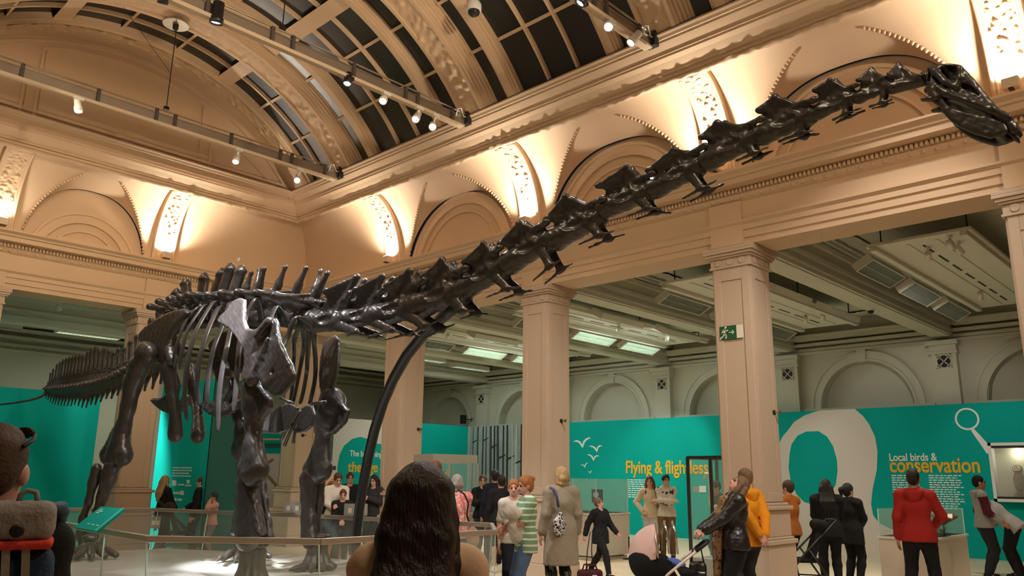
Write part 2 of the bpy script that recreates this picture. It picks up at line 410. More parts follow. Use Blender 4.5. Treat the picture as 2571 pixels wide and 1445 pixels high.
# ------------------------------------------------------------------ aisles
XO, YO = 20.0, 25.6
PIL = [-2.2, 1.58, 5.27, 8.98, 12.8, 16.58, 20.3, 24.0]
ZS = 3.31
def outer_bay(i, c0, c1):
    mid = (c0+c1)/2; R = 1.10; m = MB(); N = 36; vs_ = []
    for k in range(N+1):
        t = -R+2*R*k/N; z = ZS+math.sqrt(max(0, R*R-t*t)); vs_ += [(XO, mid+t, z), (XO, mid+t, 5.5), (XO+.28, mid+t, z)]
    m.add(vs_, [(3*k, 3*k+3, 3*k+4, 3*k+1) for k in range(N)]+[(3*k, 3*k+2, 3*k+5, 3*k+3) for k in range(N)])
    for a, b in ((c0, mid-R), (mid+R, c1)): m.add([(XO, a, 0), (XO, b, 0), (XO, b, 5.5), (XO, a, 5.5)], [(0, 1, 2, 3)])
    for s in (-R, R): m.add([(XO, mid+s, 0), (XO+.28, mid+s, 0), (XO+.28, mid+s, ZS), (XO, mid+s, ZS)], [(0, 1, 2, 3)])
    m.add([(XO+.28, mid-R, 0), (XO+.28, mid+R, 0), (XO+.28, mid+R, 4.6), (XO+.28, mid-R, 4.6)], [(0, 1, 2, 3)])
    m.box((XO-.03, mid, 3.27), (.16, 2*R+.9, .07))
    struct(m, 'wall_outer_%d' % i, M_AISLE)
    m = MB()
    for r0, r1, t in ((1.34, 1.29, .07), (1.29, 1.15, .045), (1.15, 1.10, .065)):
        vs_ = []
        for k in range(45):
            an = PI*k/44; cs, sn = math.cos(an), math.sin(an)
            for r, p in ((r0, 0), (r0, t), (r1, t), (r1, 0)): vs_.append((XO-p, mid+r*cs, ZS+r*sn))
        m.add(vs_, [(4*q+j, 4*q+j+1, 4*q+5+j, 4*q+4+j) for q in range(44) for j in range(3)])
    m.prism([(-.08, 0), (.08, 0), (.11, .30), (-.11, .30)], (XO-.09, mid, ZS+1.08), (0, -1, 0), (0, 0, 1), -.09)
    struct(m, 'trim_archivolt_%d' % i, M_AISLE)
for i in range(len(PIL)-1): outer_bay(i+1, PIL[i], PIL[i+1])
m = MB()
for c in PIL:
    m.box((XO-.09, c, 2.2), (.2, .52, 4.4)); m.box((XO-.11, c, 4.42), (.26, .60, .05)); m.box((XO-.10, c, 4.52), (.23, .56, .16)); m.box((XO-.14, c, 4.64), (.34, .68, .10))
struct(m, 'trim_7', M_AISLE)
m = MB(); m.box((6, YO+.1, 2.75), (34, .2, 5.5)); struct(m, 'wall_back', M_AISLE)
m = MB(); m.box((-9.1, 9, 2.75), (.2, 36, 5.5)); struct(m, 'wall_left_outer', M_AISLE)
m = MB(); m.box((6, -8.1, 5), (34, .2, 10)); struct(m, 'wall_near', M_WALL)
m = MB(); m.box((15.2, 9, 5.56), (9.9, 36, .1)); struct(m, 'ceiling_aisle_right', M_AISLE)
m = MB(); m.box((.6, 21.3, 5.56), (19.3, 9.2, .1)); struct(m, 'ceiling_aisle_back', M_AISLE)
m = MB(); m.box((-4.6, 4, 5.56), (8.8, 25.4, .1)); struct(m, 'ceiling_aisle_left', M_AISLE)
m = MB(); m.box((XL-.05, 4, 5.3), (.2, 24, 1.0)); m.box((XL+.8, 4, 6.5), (.2, 24, 2.2), mat=Matrix.Rotation(.55, 3, 'Y')); struct(m, 'wall_clerestory', M_WALL)
# beams and cornices of the aisle ceilings
m = MB()
def xbeam(y, x0, x1):
    m.box(((x0+x1)/2, y, 5.2), (x1-x0, .46, .8)); m.box(((x0+x1)/2, y, 4.815), (x1-x0, .36, .07))
    for k, (dz, dw) in enumerate(((4.9, .06), (5.05, .10), (5.30, .16), (5.42, .26), (5.49, .36))): m.box(((x0+x1)/2, y, dz), (x1-x0, .46+dw, .05+.02*k))
for c in PIL[:-1]: xbeam(c, XA+.6 if c < 17 else XA, XO-.05)
xbeam(20.3, -8, XA+.2)
for k, (d, z) in enumerate(((.08, 4.72), (.12, 4.80), (.20, 4.92), (.30, 5.05), (.34, 5.12))): m.box((XO-d/2, 11, z), (d, 29, .07))
for k, (d, z) in enumerate(((.08, 4.85), (.14, 5.0), (.26, 5.2), (.4, 5.4))):
    m.box((XA+.6+d/2, 7, z), (d, 19, .08)); m.box((.6, YB+.6+d/2, z), (19, d, .08)); m.box((6, YO-d/2, z), (28, d, .08))
struct(m, 'trim_8', M_AISLE)
m = MB()
for i in range(len(PIL)-1):
    c = (PIL[i]+PIL[i+1])/2
    for dx0, dx1, dy in ((11.5, 19.3, 1.28),):
        def ln(a, b): m.grid(lambda u, v: tuple(Vector(a).lerp(Vector(b), u)+Vector((0, 0, -.0))+((Vector((0, 1, 0)) if abs(a[1]-b[1]) < .1 else Vector((1, 0, 0)))*(v-.5)*.26)+Vector((0, 0, -.03-carve((a[0]+u*7, v*.4, c), .03, 5, c)))), 150, 5)
        ln((dx0, c-dy, 5.5), (dx1, c-dy, 5.5)); ln((dx0, c+dy, 5.5), (dx1, c+dy, 5.5)); ln((dx0, c-dy, 5.5), (dx0, c+dy, 5.5)); ln((dx1, c-dy, 5.5), (dx1, c+dy, 5.5))
struct(m, 'trim_9', M_AISLE, True)
# ================================================================== FITTINGS
ORD = ['far', 'middle', 'near']
M_BLUEGLOW = M_LENS
def sph(px, py, Y): return ony(px, py, Y)
# lighting trusses across the nave
TY = [13.08, 9.32, 5.54]
M_BRK = mat('bracket_grey', (.10, .085, .07), .5, .4); M_TRACK = mat('cream_track', (.60, .47, .33), .5)
TZ = [7.44, 7.44, 7.44]
def truss(y, z, label):
    t = thing('lighting_truss', label, 'lighting truss', (VX, y, z), 0, 'lighting trusses across the nave')
    b = MB(); b.box((0, 0, .0), (7.05, .02, .165)); b.box((0, 0, .085), (7.05, .07, .016)); b.build('beam', M_STEEL, t)
    b = MB(); b.box((0, -.01, -.10), (6.9, .13, .03)); b.box((0, -.06, -.125), (6.6, .035, .03)); b.build('track', M_TRACK, t)
    b = MB(); b.tube([(-3.55, -.03, .15), (3.62, -.03, .15)], .014, 8); b.build('conduit', M_STEEL, t)
    for x in (-3.1, -2.2, -1.1, -.16, .16, 1.2, 2.2, 2.45, 3.2):
        b = MB(); b.box((x, -.03, .035), (.05, .06, .22)); b.build('bracket', M_BRK, t)
    b = MB(); b.tube([(0, 0, .22), (0, 0, .30), (.01, 0, 1.86)], .008, 6); b.tube([(-.02, 0, .9), (-.9, .0, 1.75)], .004, 5); b.build('cable', M_DARK, t)
    b = MB(); b.lathe([(.05, 0), (.05, .05), (.02, .07)], (0, 0, .19), 10); b.build('hanger', M_DARK, t)
    b = MB(); b.tube([(3.28, -.04, .02), (3.30, -.06, .16), (3.38, -.06, .20), (3.46, -.04, .08), (3.58, -.04, .10)], .012, 6); b.build('power_cable', M_WHITE, t, True)
    for s in (-1, 1):
        b = MB(); b.box((s*3.56, 0, .08), (.10, .16, .22)); b.build('wall_plate', M_DARK, t)
    return t
truss(TY[0], TZ[0], 'grey lighting truss farthest back, hung near the gable wall')
truss(TY[1], TZ[1], 'grey lighting truss across the middle of the skylight, with five lamps')
truss(TY[2], TZ[2], 'grey lighting truss nearest the viewer, at the top edge of the photo')
# ceiling rose
t = thing('ceiling_rose', 'grey round ceiling rose on the vault, holding the far truss cable', 'ceiling rose', (5.03, 13.08, 9.285))
b = MB(); b.lathe([(.22, -.03), (.22, 0), (.05, .03)], (0, 0, 0), 28); b.build('plate', M_STEEL, t)
b = MB(); b.lathe([(.02, -.14), (.05, -.10), (.05, -.03)], (0, 0, 0), 12); b.build('boss', M_DARK, t)
# spotlights on the trusses
def spotlight(px, py, ty, aim, label, body, power, col=COOL, cone=32, tz=7.44, size=1.0):
    p = sph(px, py, ty-.06); aim = Vector(aim); d = (aim-p).normalized(); top = Vector((p.x-d.x*.12, ty-.06, tz-.135))
    t = thing('spotlight', label, 'spotlight', p, 0, 'spotlights on the trusses')
    q = Vector((0, 0, 1)).rotation_difference(d); r = .058*size
    b = MB(); b.lathe([(r*.55, -.20*size), (r*.9, -.19*size), (r*.95, -.06), (r*1.1, -.05), (r*1.12, .03), (r*.95, .03), (r*.9, -.0)], (0, 0, 0), 18, d); b.build('housing', body, t, True)
    b = MB(); b.lathe([(r*.93, .004), (r*.5, .014), (.001, .018)], (0, 0, 0), 18, d); b.build('lens', M_LENS, t, True)
    b = MB(); base = -d*.11
    b.bar(base, (top-p)-Vector((0, 0, .03)), .03, .05, d); b.box((top-p), (.14, .06, .05)); b.build('stem', body, t)
    light('SPOT', 'spot_beam', d*.05, power, col, .05, None, cone, .35, t).rotation_euler = d.to_track_quat('-Z', 'Y').to_euler()
    return t
BODY_W = mat('white_lamp_body', (.70, .66, .58), .4); BODY_K = mat('black_lamp_body', (.012, .012, .014), .4)
SP = 1.0
spotlight(197, 276, TY[0], (4.6, 12.0, 1.0), 'white spotlight at the left end of the far truss, pointing down', BODY_W, 90*SP, NEUT)
spotlight(592, 404, TY[0], (4.4, 10.8, 1.2), 'white spotlight on the far truss, second from the hall corner', BODY_W, 120*SP)
spotlight(746, 452, TY[0], (4.6, 8.2, 2.6), 'white spotlight on the far truss, nearest the hall corner', BODY_W, 160*SP)
spotlight(409, 3, TY[1], (4.3, 11.6, 1.5), 'black spotlight on the middle truss, cut by the top edge', BODY_K, 130*SP)
spotlight(543, 54, TY[1], (4.4, 10.6, 1.2), 'large black spotlight on the left part of the middle truss', BODY_K, 150*SP, size=1.35)
spotlight(872, 208, TY[1], (4.4, 7.9, 1.0), 'black spotlight hanging from the middle truss, left of two bright ones', BODY_K, 200*SP)
spotlight(962, 252, TY[1], (4.35, 7.6, 2.3), 'bright white spotlight on the middle truss, between black and starry lamps', BODY_W, 330*SP)
spotlight(1044, 298, TY[1], (4.4, 7.4, 2.6), 'white spotlight with the strongest starry glare on the middle truss', BODY_W, 900*SP)
spotlight(1086, 318, TY[1], (4.6, 5.6, 3.3), 'white spotlight at the right end of the middle truss', BODY_W, 160*SP)
spotlight(1458, 6, TY[2], (4.4, 7.8, 2.3), 'black spotlight on the nearest truss, at the top edge', BODY_K, 1300*SP, cone=26)
spotlight(1528, 66, TY[2], (4.9, 4.2, 3.6), 'white spotlight on the nearest truss, second from its wall end', BODY_W, 260*SP, cone=40)
spotlight(1586, 105, TY[2], (4.4, 7.6, 1.6), 'white spotlight on the nearest truss, closest to its wall end', BODY_W, 260*SP)
# security camera
d0 = unproj(1190, 20); o0 = EYEV-Vector((VX, 0, VZ)); A_ = d0.x**2+d0.z**2; B_ = 2*(o0.x*d0.x+o0.z*d0.z); C_ = o0.x**2+o0.z**2-(VI-.16)**2
p = EYEV+d0*((-B_+math.sqrt(B_*B_-4*A_*C_))/(2*A_))
t = thing('security_camera', 'white dome security camera hanging under the skylight ribs', 'security camera', p)
b = MB(); b.tube([(0, 0, .10), (.0, 0, .42)], .022, 8); b.lathe([(.06, .0), (.06, .02)], (0, 0, .32), 12); b.build('mount', M_WHITE, t)
b = MB(); b.lathe([(.02, .12), (.09, .10), (.115, .05), (.115, -.04), (.10, -.06)], (0, 0, 0), 22); b.build('housing', M_WHITE, t, True)
b = MB(); b.lathe([(.001, -.15), (.05, -.135), (.085, -.10), (.095, -.06)], (0, 0, 0), 22); b.build('dome', mat('smoked_dome', (.03, .03, .03), .1, .2), t, True)
# floodlights on the cornice, one under every carved rib
FL = 1.0
def flood(x, y, side, label, pw):
    z = 5.81; t = thing('floodlight', label, 'floodlight', (x, y, z), 0, 'floodlights on the cornice')
    dx = Vector((1, 0, 0)) if side == 'A' else Vector((0, 1, 0))
    b = MB(); b.box((0, 0, .075), (.12, .17, .13) if side == 'A' else (.17, .12, .13)); b.build('housing', M_TRACK, t, bevel=.01)
    b = MB(); b.box((0, 0, .145), (.09, .14, .008) if side == 'A' else (.14, .09, .008)); b.build('lens', mat('flood_lens', (1, 1, 1), .3, emit=(1, .9, .75), estr=6), t)
    b = MB(); b.box((0, 0, .005), (.14, .05, .014)); b.build('bracket', M_DARK, t)
    light('SPOT', 'flood_beam', dx*.02+Vector((0, 0, .17)), pw*FL, (1, .92, .78), .05, None, 150, .75, t).rotation_euler = (Vector((0, 0, 1))+dx*.12).to_track_quat('-Z', 'Y').to_euler()
RB = 250
for i, (c, lab) in enumerate(zip(CA[:4], ('at the far right edge of the photo', 'behind the upper neck bones', 'behind the middle neck bones', 'left of the hall corner-most lunette'))):
    flood(XA-.29, c, 'A', 'cream floodlight on the right cornice, '+lab, RB)
flood(CB[2], YB-.29, 'B', 'cream floodlight on the left cornice, beside the dark corner', RB)
flood(CB[1], YB-.29, 'B', 'cream floodlight on the left cornice, by the frame edge', RB*.12)
# detector high on the corner wall
p = ony(598, 652, YB-.07)
t = thing('detector', 'small white detector on the curved corner wall', 'detector', p)
b = MB(); b.lathe([(.05, -.05), (.055, .0), (.03, .04)], (0, 0, 0), 14); b.build('body', M_WHITE, t, True)
b = MB(); b.ball((0, -.03, .02), .03); b.build('lens', mat('detector_lens', (.9, .9, .8), .2), t, True)
# rope hooks on piers
def hook(p, n, label):
    t = thing('rope_hook', label, 'hook', p, 0, 'hooks on the piers'); n = Vector(n)
    b = MB(); b.lathe([(.035, -.02), (.035, .012), (.012, .014)], (0, 0, 0), 14, n); b.build('plate', M_DARK, t)
    b = MB(); b.lathe([(.010, .0), (.010, .07), (.024, .075), (.024, .095)], (0, 0, 0), 12, n); b.build('knob', mat('brass', (.35, .22, .10), .35, .8), t)
hook(ony(1050, 1077, 12.52+.012), (0, -1, 0), 'small dark hook on the pier behind the curved prop')
hook(ony(1409, 1056, 8.68+.012), (0, -1, 0), 'small dark hook on the pier above the beige coat')
hook(ony(1943, 1035, 4.97+.012), (0, -1, 0), 'small dark hook on the pier with the exit sign')
hook(ony(578, 1103, 20.0+.012), (0, -1, 0), 'small dark hook on the back aisle pier')
hook(ony(760, 1092, YB+.012), (0, -1, 0), 'small dark hook on the corner pier')
# exit sign
M_SGREEN = mat('sign_green', (.012, .10, .035), .4); M_SWHITE = mat('sign_white', (.75, .72, .62), .4); M_SFRAME = mat('sign_frame', (.01, .03, .015), .4)
pA, pB = onx(1806, 834, XA-.002), onx(1869, 834, XA-.002); zT = onx(1838, 815, XA)[2]; zB = onx(1838, 852, XA)[2]
W_, H_ = pA.y-pB.y, zT-zB; O = Vector((XA-.012, pA.y, zB))
t = thing('exit_sign', 'green running man exit sign with arrow on the pier', 'exit sign', O)
U, V_ = Vector((0, -1, 0)), Vector((0, 0, 1))
b = MB(); b.prism([(0, 0), (W_, 0), (W_, H_), (0, H_)], (.03, 0, 0), U, V_, -.026); b.build('frame', M_SFRAME, t)
b = MB(); b.prism([(.008, .008), (W_*.69, .008), (W_*.69, H_-.008), (.008, H_-.008)], (.004, 0, 0), U, V_, -.004); b.build('panel', M_SGREEN, t)
b = MB(); b.prism([(W_*.70, .012), (W_-.01, .012), (W_-.01, H_-.012), (W_*.70, H_-.012)], (.004, 0, 0), U, V_, -.004); b.build('doorway', M_SWHITE, t)
def strip(mb, pts, wd, o, off):
    for a, c in zip(pts[:-1], pts[1:]):
        a2, c2 = Vector((a[0], a[1])), Vector((c[0], c[1])); d = (c2-a2).normalized(); n_ = Vector((-d.y, d.x))*wd/2; e = d*wd*.3
        mb.prism([tuple(a2-e-n_), tuple(c2+e-n_), tuple(c2+e+n_), tuple(a2-e+n_)], o, U, V_, off)
b = MB(); s_ = H_
strip(b, [(.42*s_, .74*s_), (.40*s_, .46*s_)], .13*s_, (-.0005, 0, 0), -.003); strip(b, [(.40*s_, .46*s_), (.54*s_, .30*s_), (.50*s_, .12*s_)], .09*s_, (-.0005, 0, 0), -.003)
strip(b, [(.39*s_, .44*s_), (.30*s_, .26*s_), (.16*s_, .20*s_)], .09*s_, (-.0005, 0, 0), -.003); strip(b, [(.43*s_, .72*s_), (.56*s_, .62*s_), (.66*s_, .66*s_)], .07*s_, (-.0005, 0, 0), -.003)
strip(b, [(.41*s_, .72*s_), (.28*s_, .66*s_), (.24*s_, .52*s_)], .07*s_, (-.0005, 0, 0), -.003); b.lathe([(.001, .0), (.075*s_, 0), (.075*s_, .003)], (-.001, -.52*s_, .86*s_), 14, (-1, 0, 0))
strip(b, [(.10*s_, .05*s_), (.10*s_, .24*s_)], .03*s_, (-.0005, 0, 0), -.003); strip(b, [(.03*s_, .14*s_), (.18*s_, .14*s_)], .03*s_, (-.0005, 0, 0), -.003)
b.build('running_man', M_SWHITE, t)
b = MB(); strip(b, [(.76*s_, .5*s_), (1.08*s_, .5*s_)], .06*s_, (-.0005, 0, 0), -.003); strip(b, [(.98*s_, .62*s_), (1.10*s_, .5*s_), (.98*s_, .38*s_)], .055*s_, (-.0005, 0, 0), -.003); b.build('arrow', M_SWHITE, t)
# vent grilles on the outer pilasters
for c, lab in ((5.27, 'in the dim bay at the far right'), (8.98, 'just right of the exit sign pier'), (12.8, 'left of the exit sign pier'), (20.3, 'far back, left of the beige coat pier')):
    t = thing('vent_grille', 'white diamond lattice vent grille on a pilaster, '+lab, 'vent grille', (XO-.19, c, 4.22), 0, 'vent grilles on the pilasters')
    b = MB(); b.box((.004, 0, 0), (.012, .30, .30)); b.build('backing', M_BLACK, t)
    b = MB()
    for s in (-1, 1): b.box((-.006, s*.148, 0), (.02, .022, .318)); b.box((-.006, 0, s*.148), (.02, .318, .022))
    b.build('frame', M_AISLE, t)
    b = MB(); w2 = .137
    for k in (-.184, 0, .184):
        for s in (-1, 1):
            a = [(y_, s*y_+k) for y_ in np.linspace(-w2, w2, 41) if abs(s*y_+k) <= w2]
            if len(a) > 3: b.bar((-.004, a[0][0], a[0][1]), (-.004, a[-1][0], a[-1][1]), .022, .014, (1, 0, 0))
    b.build('lattice', M_AISLE, t)
# loudspeaker
p = onx(1163, 1052, XO-.5)
t = thing('loudspeaker', 'black loudspeaker on the back wall above the teal screen', 'loudspeaker', p)
b = MB(); b.box((0, 0, 0), (.16, .17, .30)); b.build('cabinet', M_BLACK, t, bevel=.015)
b = MB(); b.bar((.08, 0, 0), (.44, 0, .02), .03, .03); b.box((.445, 0, .02), (.02, .10, .12)); b.build('bracket', M_DARK, t)
b = MB(); b.lathe([(.06, 0), (.055, .006), (.001, .002)], (-.08, 0, -.05), 16, (-1, 0, 0)); b.build('cone', M_DARK, t)
b = MB(); b.tube([(.05, .05, -.15), (.1, .1, -.30), (.2, .05, -.42)], .006, 5); b.build('cable', M_WHITE, t)
# ceiling trays and fluorescent fittings in the right aisle
M_TRAY = mat('tray_white', (.66, .63, .53), .55); M_LOUV = mat('louvre', (.50, .55, .50), .3, .5); M_TUBE = mat('fluorescent_tube', (1, 1, 1), .4, emit=(.80, 1.0, .86), estr=10); M_TUBEOFF = mat('tube_off', (.45, .48, .44), .4)
def tray(c, label):
    t = thing('ceiling_tray', label, 'ceiling tray', (15.1, c, 5.03), 0, 'white service trays under the aisle ceiling')
    b = MB(); b.box((0, 0, 0), (5.9, 1.45, .05)); b.box((0, .62, -.06), (5.9, .10, .07)); b.box((0, -.62, -.06), (5.9, .10, .07)); b.build('panel', M_TRAY, t, bevel=.008)
    b = MB(); b.box((0, .18, -.03), (5.5, .035, .02)); b.box((0, -.22, -.03), (5.5, .035, .02)); b.build('lamp_track', M_TRAY, t)
    for k in range(7):
        b = MB(); b.box((-2.3+.75*k, .02, -.027), (.5, .035, .006)); b.build('slot', M_BLACK, t)
    for x in (-2.6, 0, 2.6):
        for y in (-.6, .6): b = MB(); b.tube([(x, y, .02), (x, y, .48)], .012, 6); b.build('hanger', M_DARK, t)
    return t
def fitting(x, y, z, tilt, label, lit, L=1.5, group='louvred fluorescent fittings in the aisles', pw=0):
    t = thing('fluorescent_fitting', label, 'fluorescent light', (x, y, z), 0, group); R_ = Matrix.Rotation(tilt, 3, 'X')
    def bx(b, c, d): b.box(R_@Vector(c), d, mat=R_)
    b = MB(); bx(b, (0, 0, .09), (L, .30, .02)); bx(b, (0, .15, .03), (L, .015, .12)); bx(b, (0, -.15, .03), (L, .015, .12)); bx(b, (L/2, 0, .03), (.02, .32, .14)); bx(b, (-L/2, 0, .03), (.02, .32, .14)); b.build('housing', M_TRAY, t)
    b = MB(); k = -L/2+.05
    while k < L/2: bx(b, (k, 0, .0), (.006, .28, .05)); k += .06
    bx(b, (0, 0, .0), (L-.04, .006, .05)); b.build('louvre', M_LOUV, t)
    for s in (-.07, .07):
        b = MB(); a, c = R_@Vector((-L/2+.04, s, .055)), R_@Vector((L/2-.04, s, .055)); b.tube([a, c], .014, 8); b.build('tube', M_TUBE if lit else M_TUBEOFF, t)
    if pw:
        l = light('AREA', 'fitting_glow', R_@Vector((0, 0, -.03)), pw, FLUO, L*.9, None, parent=t, sizey=.2); l.rotation_euler = (tilt, 0, 0)
    return t
def traylamp(x, y, z, aim, label, on, pw=0, cone=50, col=NEUT):
    p = Vector((x, y, z)); d = (Vector(aim)-p).normalized()
    t = thing('track_lamp', label, 'spotlight', p, 0, 'small lamps under the aisle trays')
    b = MB(); b.lathe([(.03, -.12), (.048, -.11), (.05, .02), (.042, .02)], (0, 0, 0), 14, d); b.build('housing', BODY_W, t, True)
    b = MB(); b.lathe([(.042, .0), (.001, .012)], (0, 0, 0), 14, d); b.build('lens', M_LENS if on else M_TUBEOFF, t, True)
    b = MB(); b.tube([-d*.07, Vector((-d.x*.07, -d.y*.07, .12))], .012, 6); b.box((-d.x*.07, -d.y*.07, .13), (.12, .04, .03)); b.build('stem', BODY_W, t)
    if pw: light('SPOT', 'lamp_beam', d*.03, pw, col, .04, None, cone, .6, t).rotation_euler = d.to_track_quat('-Z', 'Y').to_euler()
AF = .8
TB = [(3.42, 'at the right edge'), (7.12, 'right of the exit sign pier'), (10.9, 'left of the exit sign pier'), (14.7, 'left of the cardigan woman')]
for c, lab in TB: tray(c, 'white ceiling tray with dark slots, '+lab)
for i, (c, lab) in enumerate(TB):
    for k, x in enumerate((13.35, 15.35, 17.3)):
        fitting(x, c+.93, 4.88, -.5, 'louvred light behind the tray %s, %s' % (lab, ('nearest the hall', 'middle one', 'nearest the arches')[k]), i in (2, 3) and k > 0, pw=(0, 0, 26, 30)[i]*AF*(k > 0))
    if i: 
        for k, x in enumerate((13.8, 16.2)): fitting(x, c-.93, 4.88, .5, 'louvred light before the tray %s, %s' % (lab, ('nearer the hall', 'nearer the arches')[k]), i == 3, pw=(0, 0, 20, 26)[i]*AF*(k > 0))
for x, y, z, lab, lit, pw in ((13.3, 18.4, 5.0, 'left of the prop, nearest the hall', 0, 0), (15.6, 18.5, 5.0, 'over the beginning screen', 1, 26), (17.9, 18.9, 5.0, 'over the forest mural', 1, 34), (4.7, 18.3, 5.08, 'at the left edge under the left arcade', 0, 0), (6.7, 18.4, 5.08, 'left of the far left pier, nearest it', 0, 10), (7.2, 22.0, 5.0, 'brightest one over the left teal wall', 1, 40), (5.0, 22.4, 5.0, 'dim one at the left edge over the teal wall', 0, 0), (2.2, 17.6, 5.0, 'out over the left teal wall', 1, 36), (9.5, 23.4, 5.0, 'deep in the back aisle', 1, 30)):
    fitting(x, y, z, 0, 'louvred back aisle light '+lab, lit, pw=pw*AF)
def spx(px, py, z): return onz(px, py, z)
for px, py, z, aim, lab, on, pw in ((2330, 645, 4.86, (19.4, 5.6, 2.1), 'lit lamp under the right edge tray, left of its row', 1, 420), (2390, 618, 4.86, (19.4, 2.5, 1), 'unlit lamp under the right edge tray, upper one', 0, 0), (2412, 632, 4.86, (19.4, 2, 1), 'unlit lamp under the right edge tray, lower one', 0, 0), (2462, 748, 4.86, (19.4, 4.3, 1.6), 'lit lamp at the outer end of the right edge tray', 1, 110),
    (2022, 808, 4.86, (19.4, 8.6, .9), 'lit lamp right of the exit sign pier, left one', 1, 70), (2067, 800, 4.86, (19.4, 7.2, 1.8), 'pink lit lamp right of the exit sign pier', 1, 40), (1675, 853, 4.86, (19.4, 12.6, 1.6), 'glowing lamp left of the exit sign pier', 1, 420), (1553, 828, 4.86, (19.4, 14.6, 1.7), 'small lamp over the bird silhouettes', 0, 340), (1124, 846, 4.86, (17.0, 19.8, 1.8), 'pair-like lit lamp right of the curved prop', 1, 200), (142, 828, 4.9, (2.2, 18.7, 1.8), 'lit lamp over the left teal wall', 1, 900), (-1, 0, (5.5, 18.75, 4.95), (7.55, 18.7, 1.7), 'added lamp over the bright turquoise screen', 0, 2600)):  # the last lamp is added to brighten the turquoise screen
    p = Vector(z) if px < 0 else spx(px, py, z); traylamp(p.x, p.y, p.z, aim, lab, on, pw*AF)
t = thing('sprinkler', 'small black dome sensor on the aisle ceiling beam', 'sensor', onz(2186, 780, 4.75))
b = MB(); b.lathe([(.001, -.06), (.05, -.04), (.06, 0)], (0, 0, 0), 14); b.build('dome', M_BLACK, t, True)
b = MB(); b.lathe([(.075, 0), (.075, .03)], (0, 0, 0), 14); b.build('ring', M_WHITE, t)
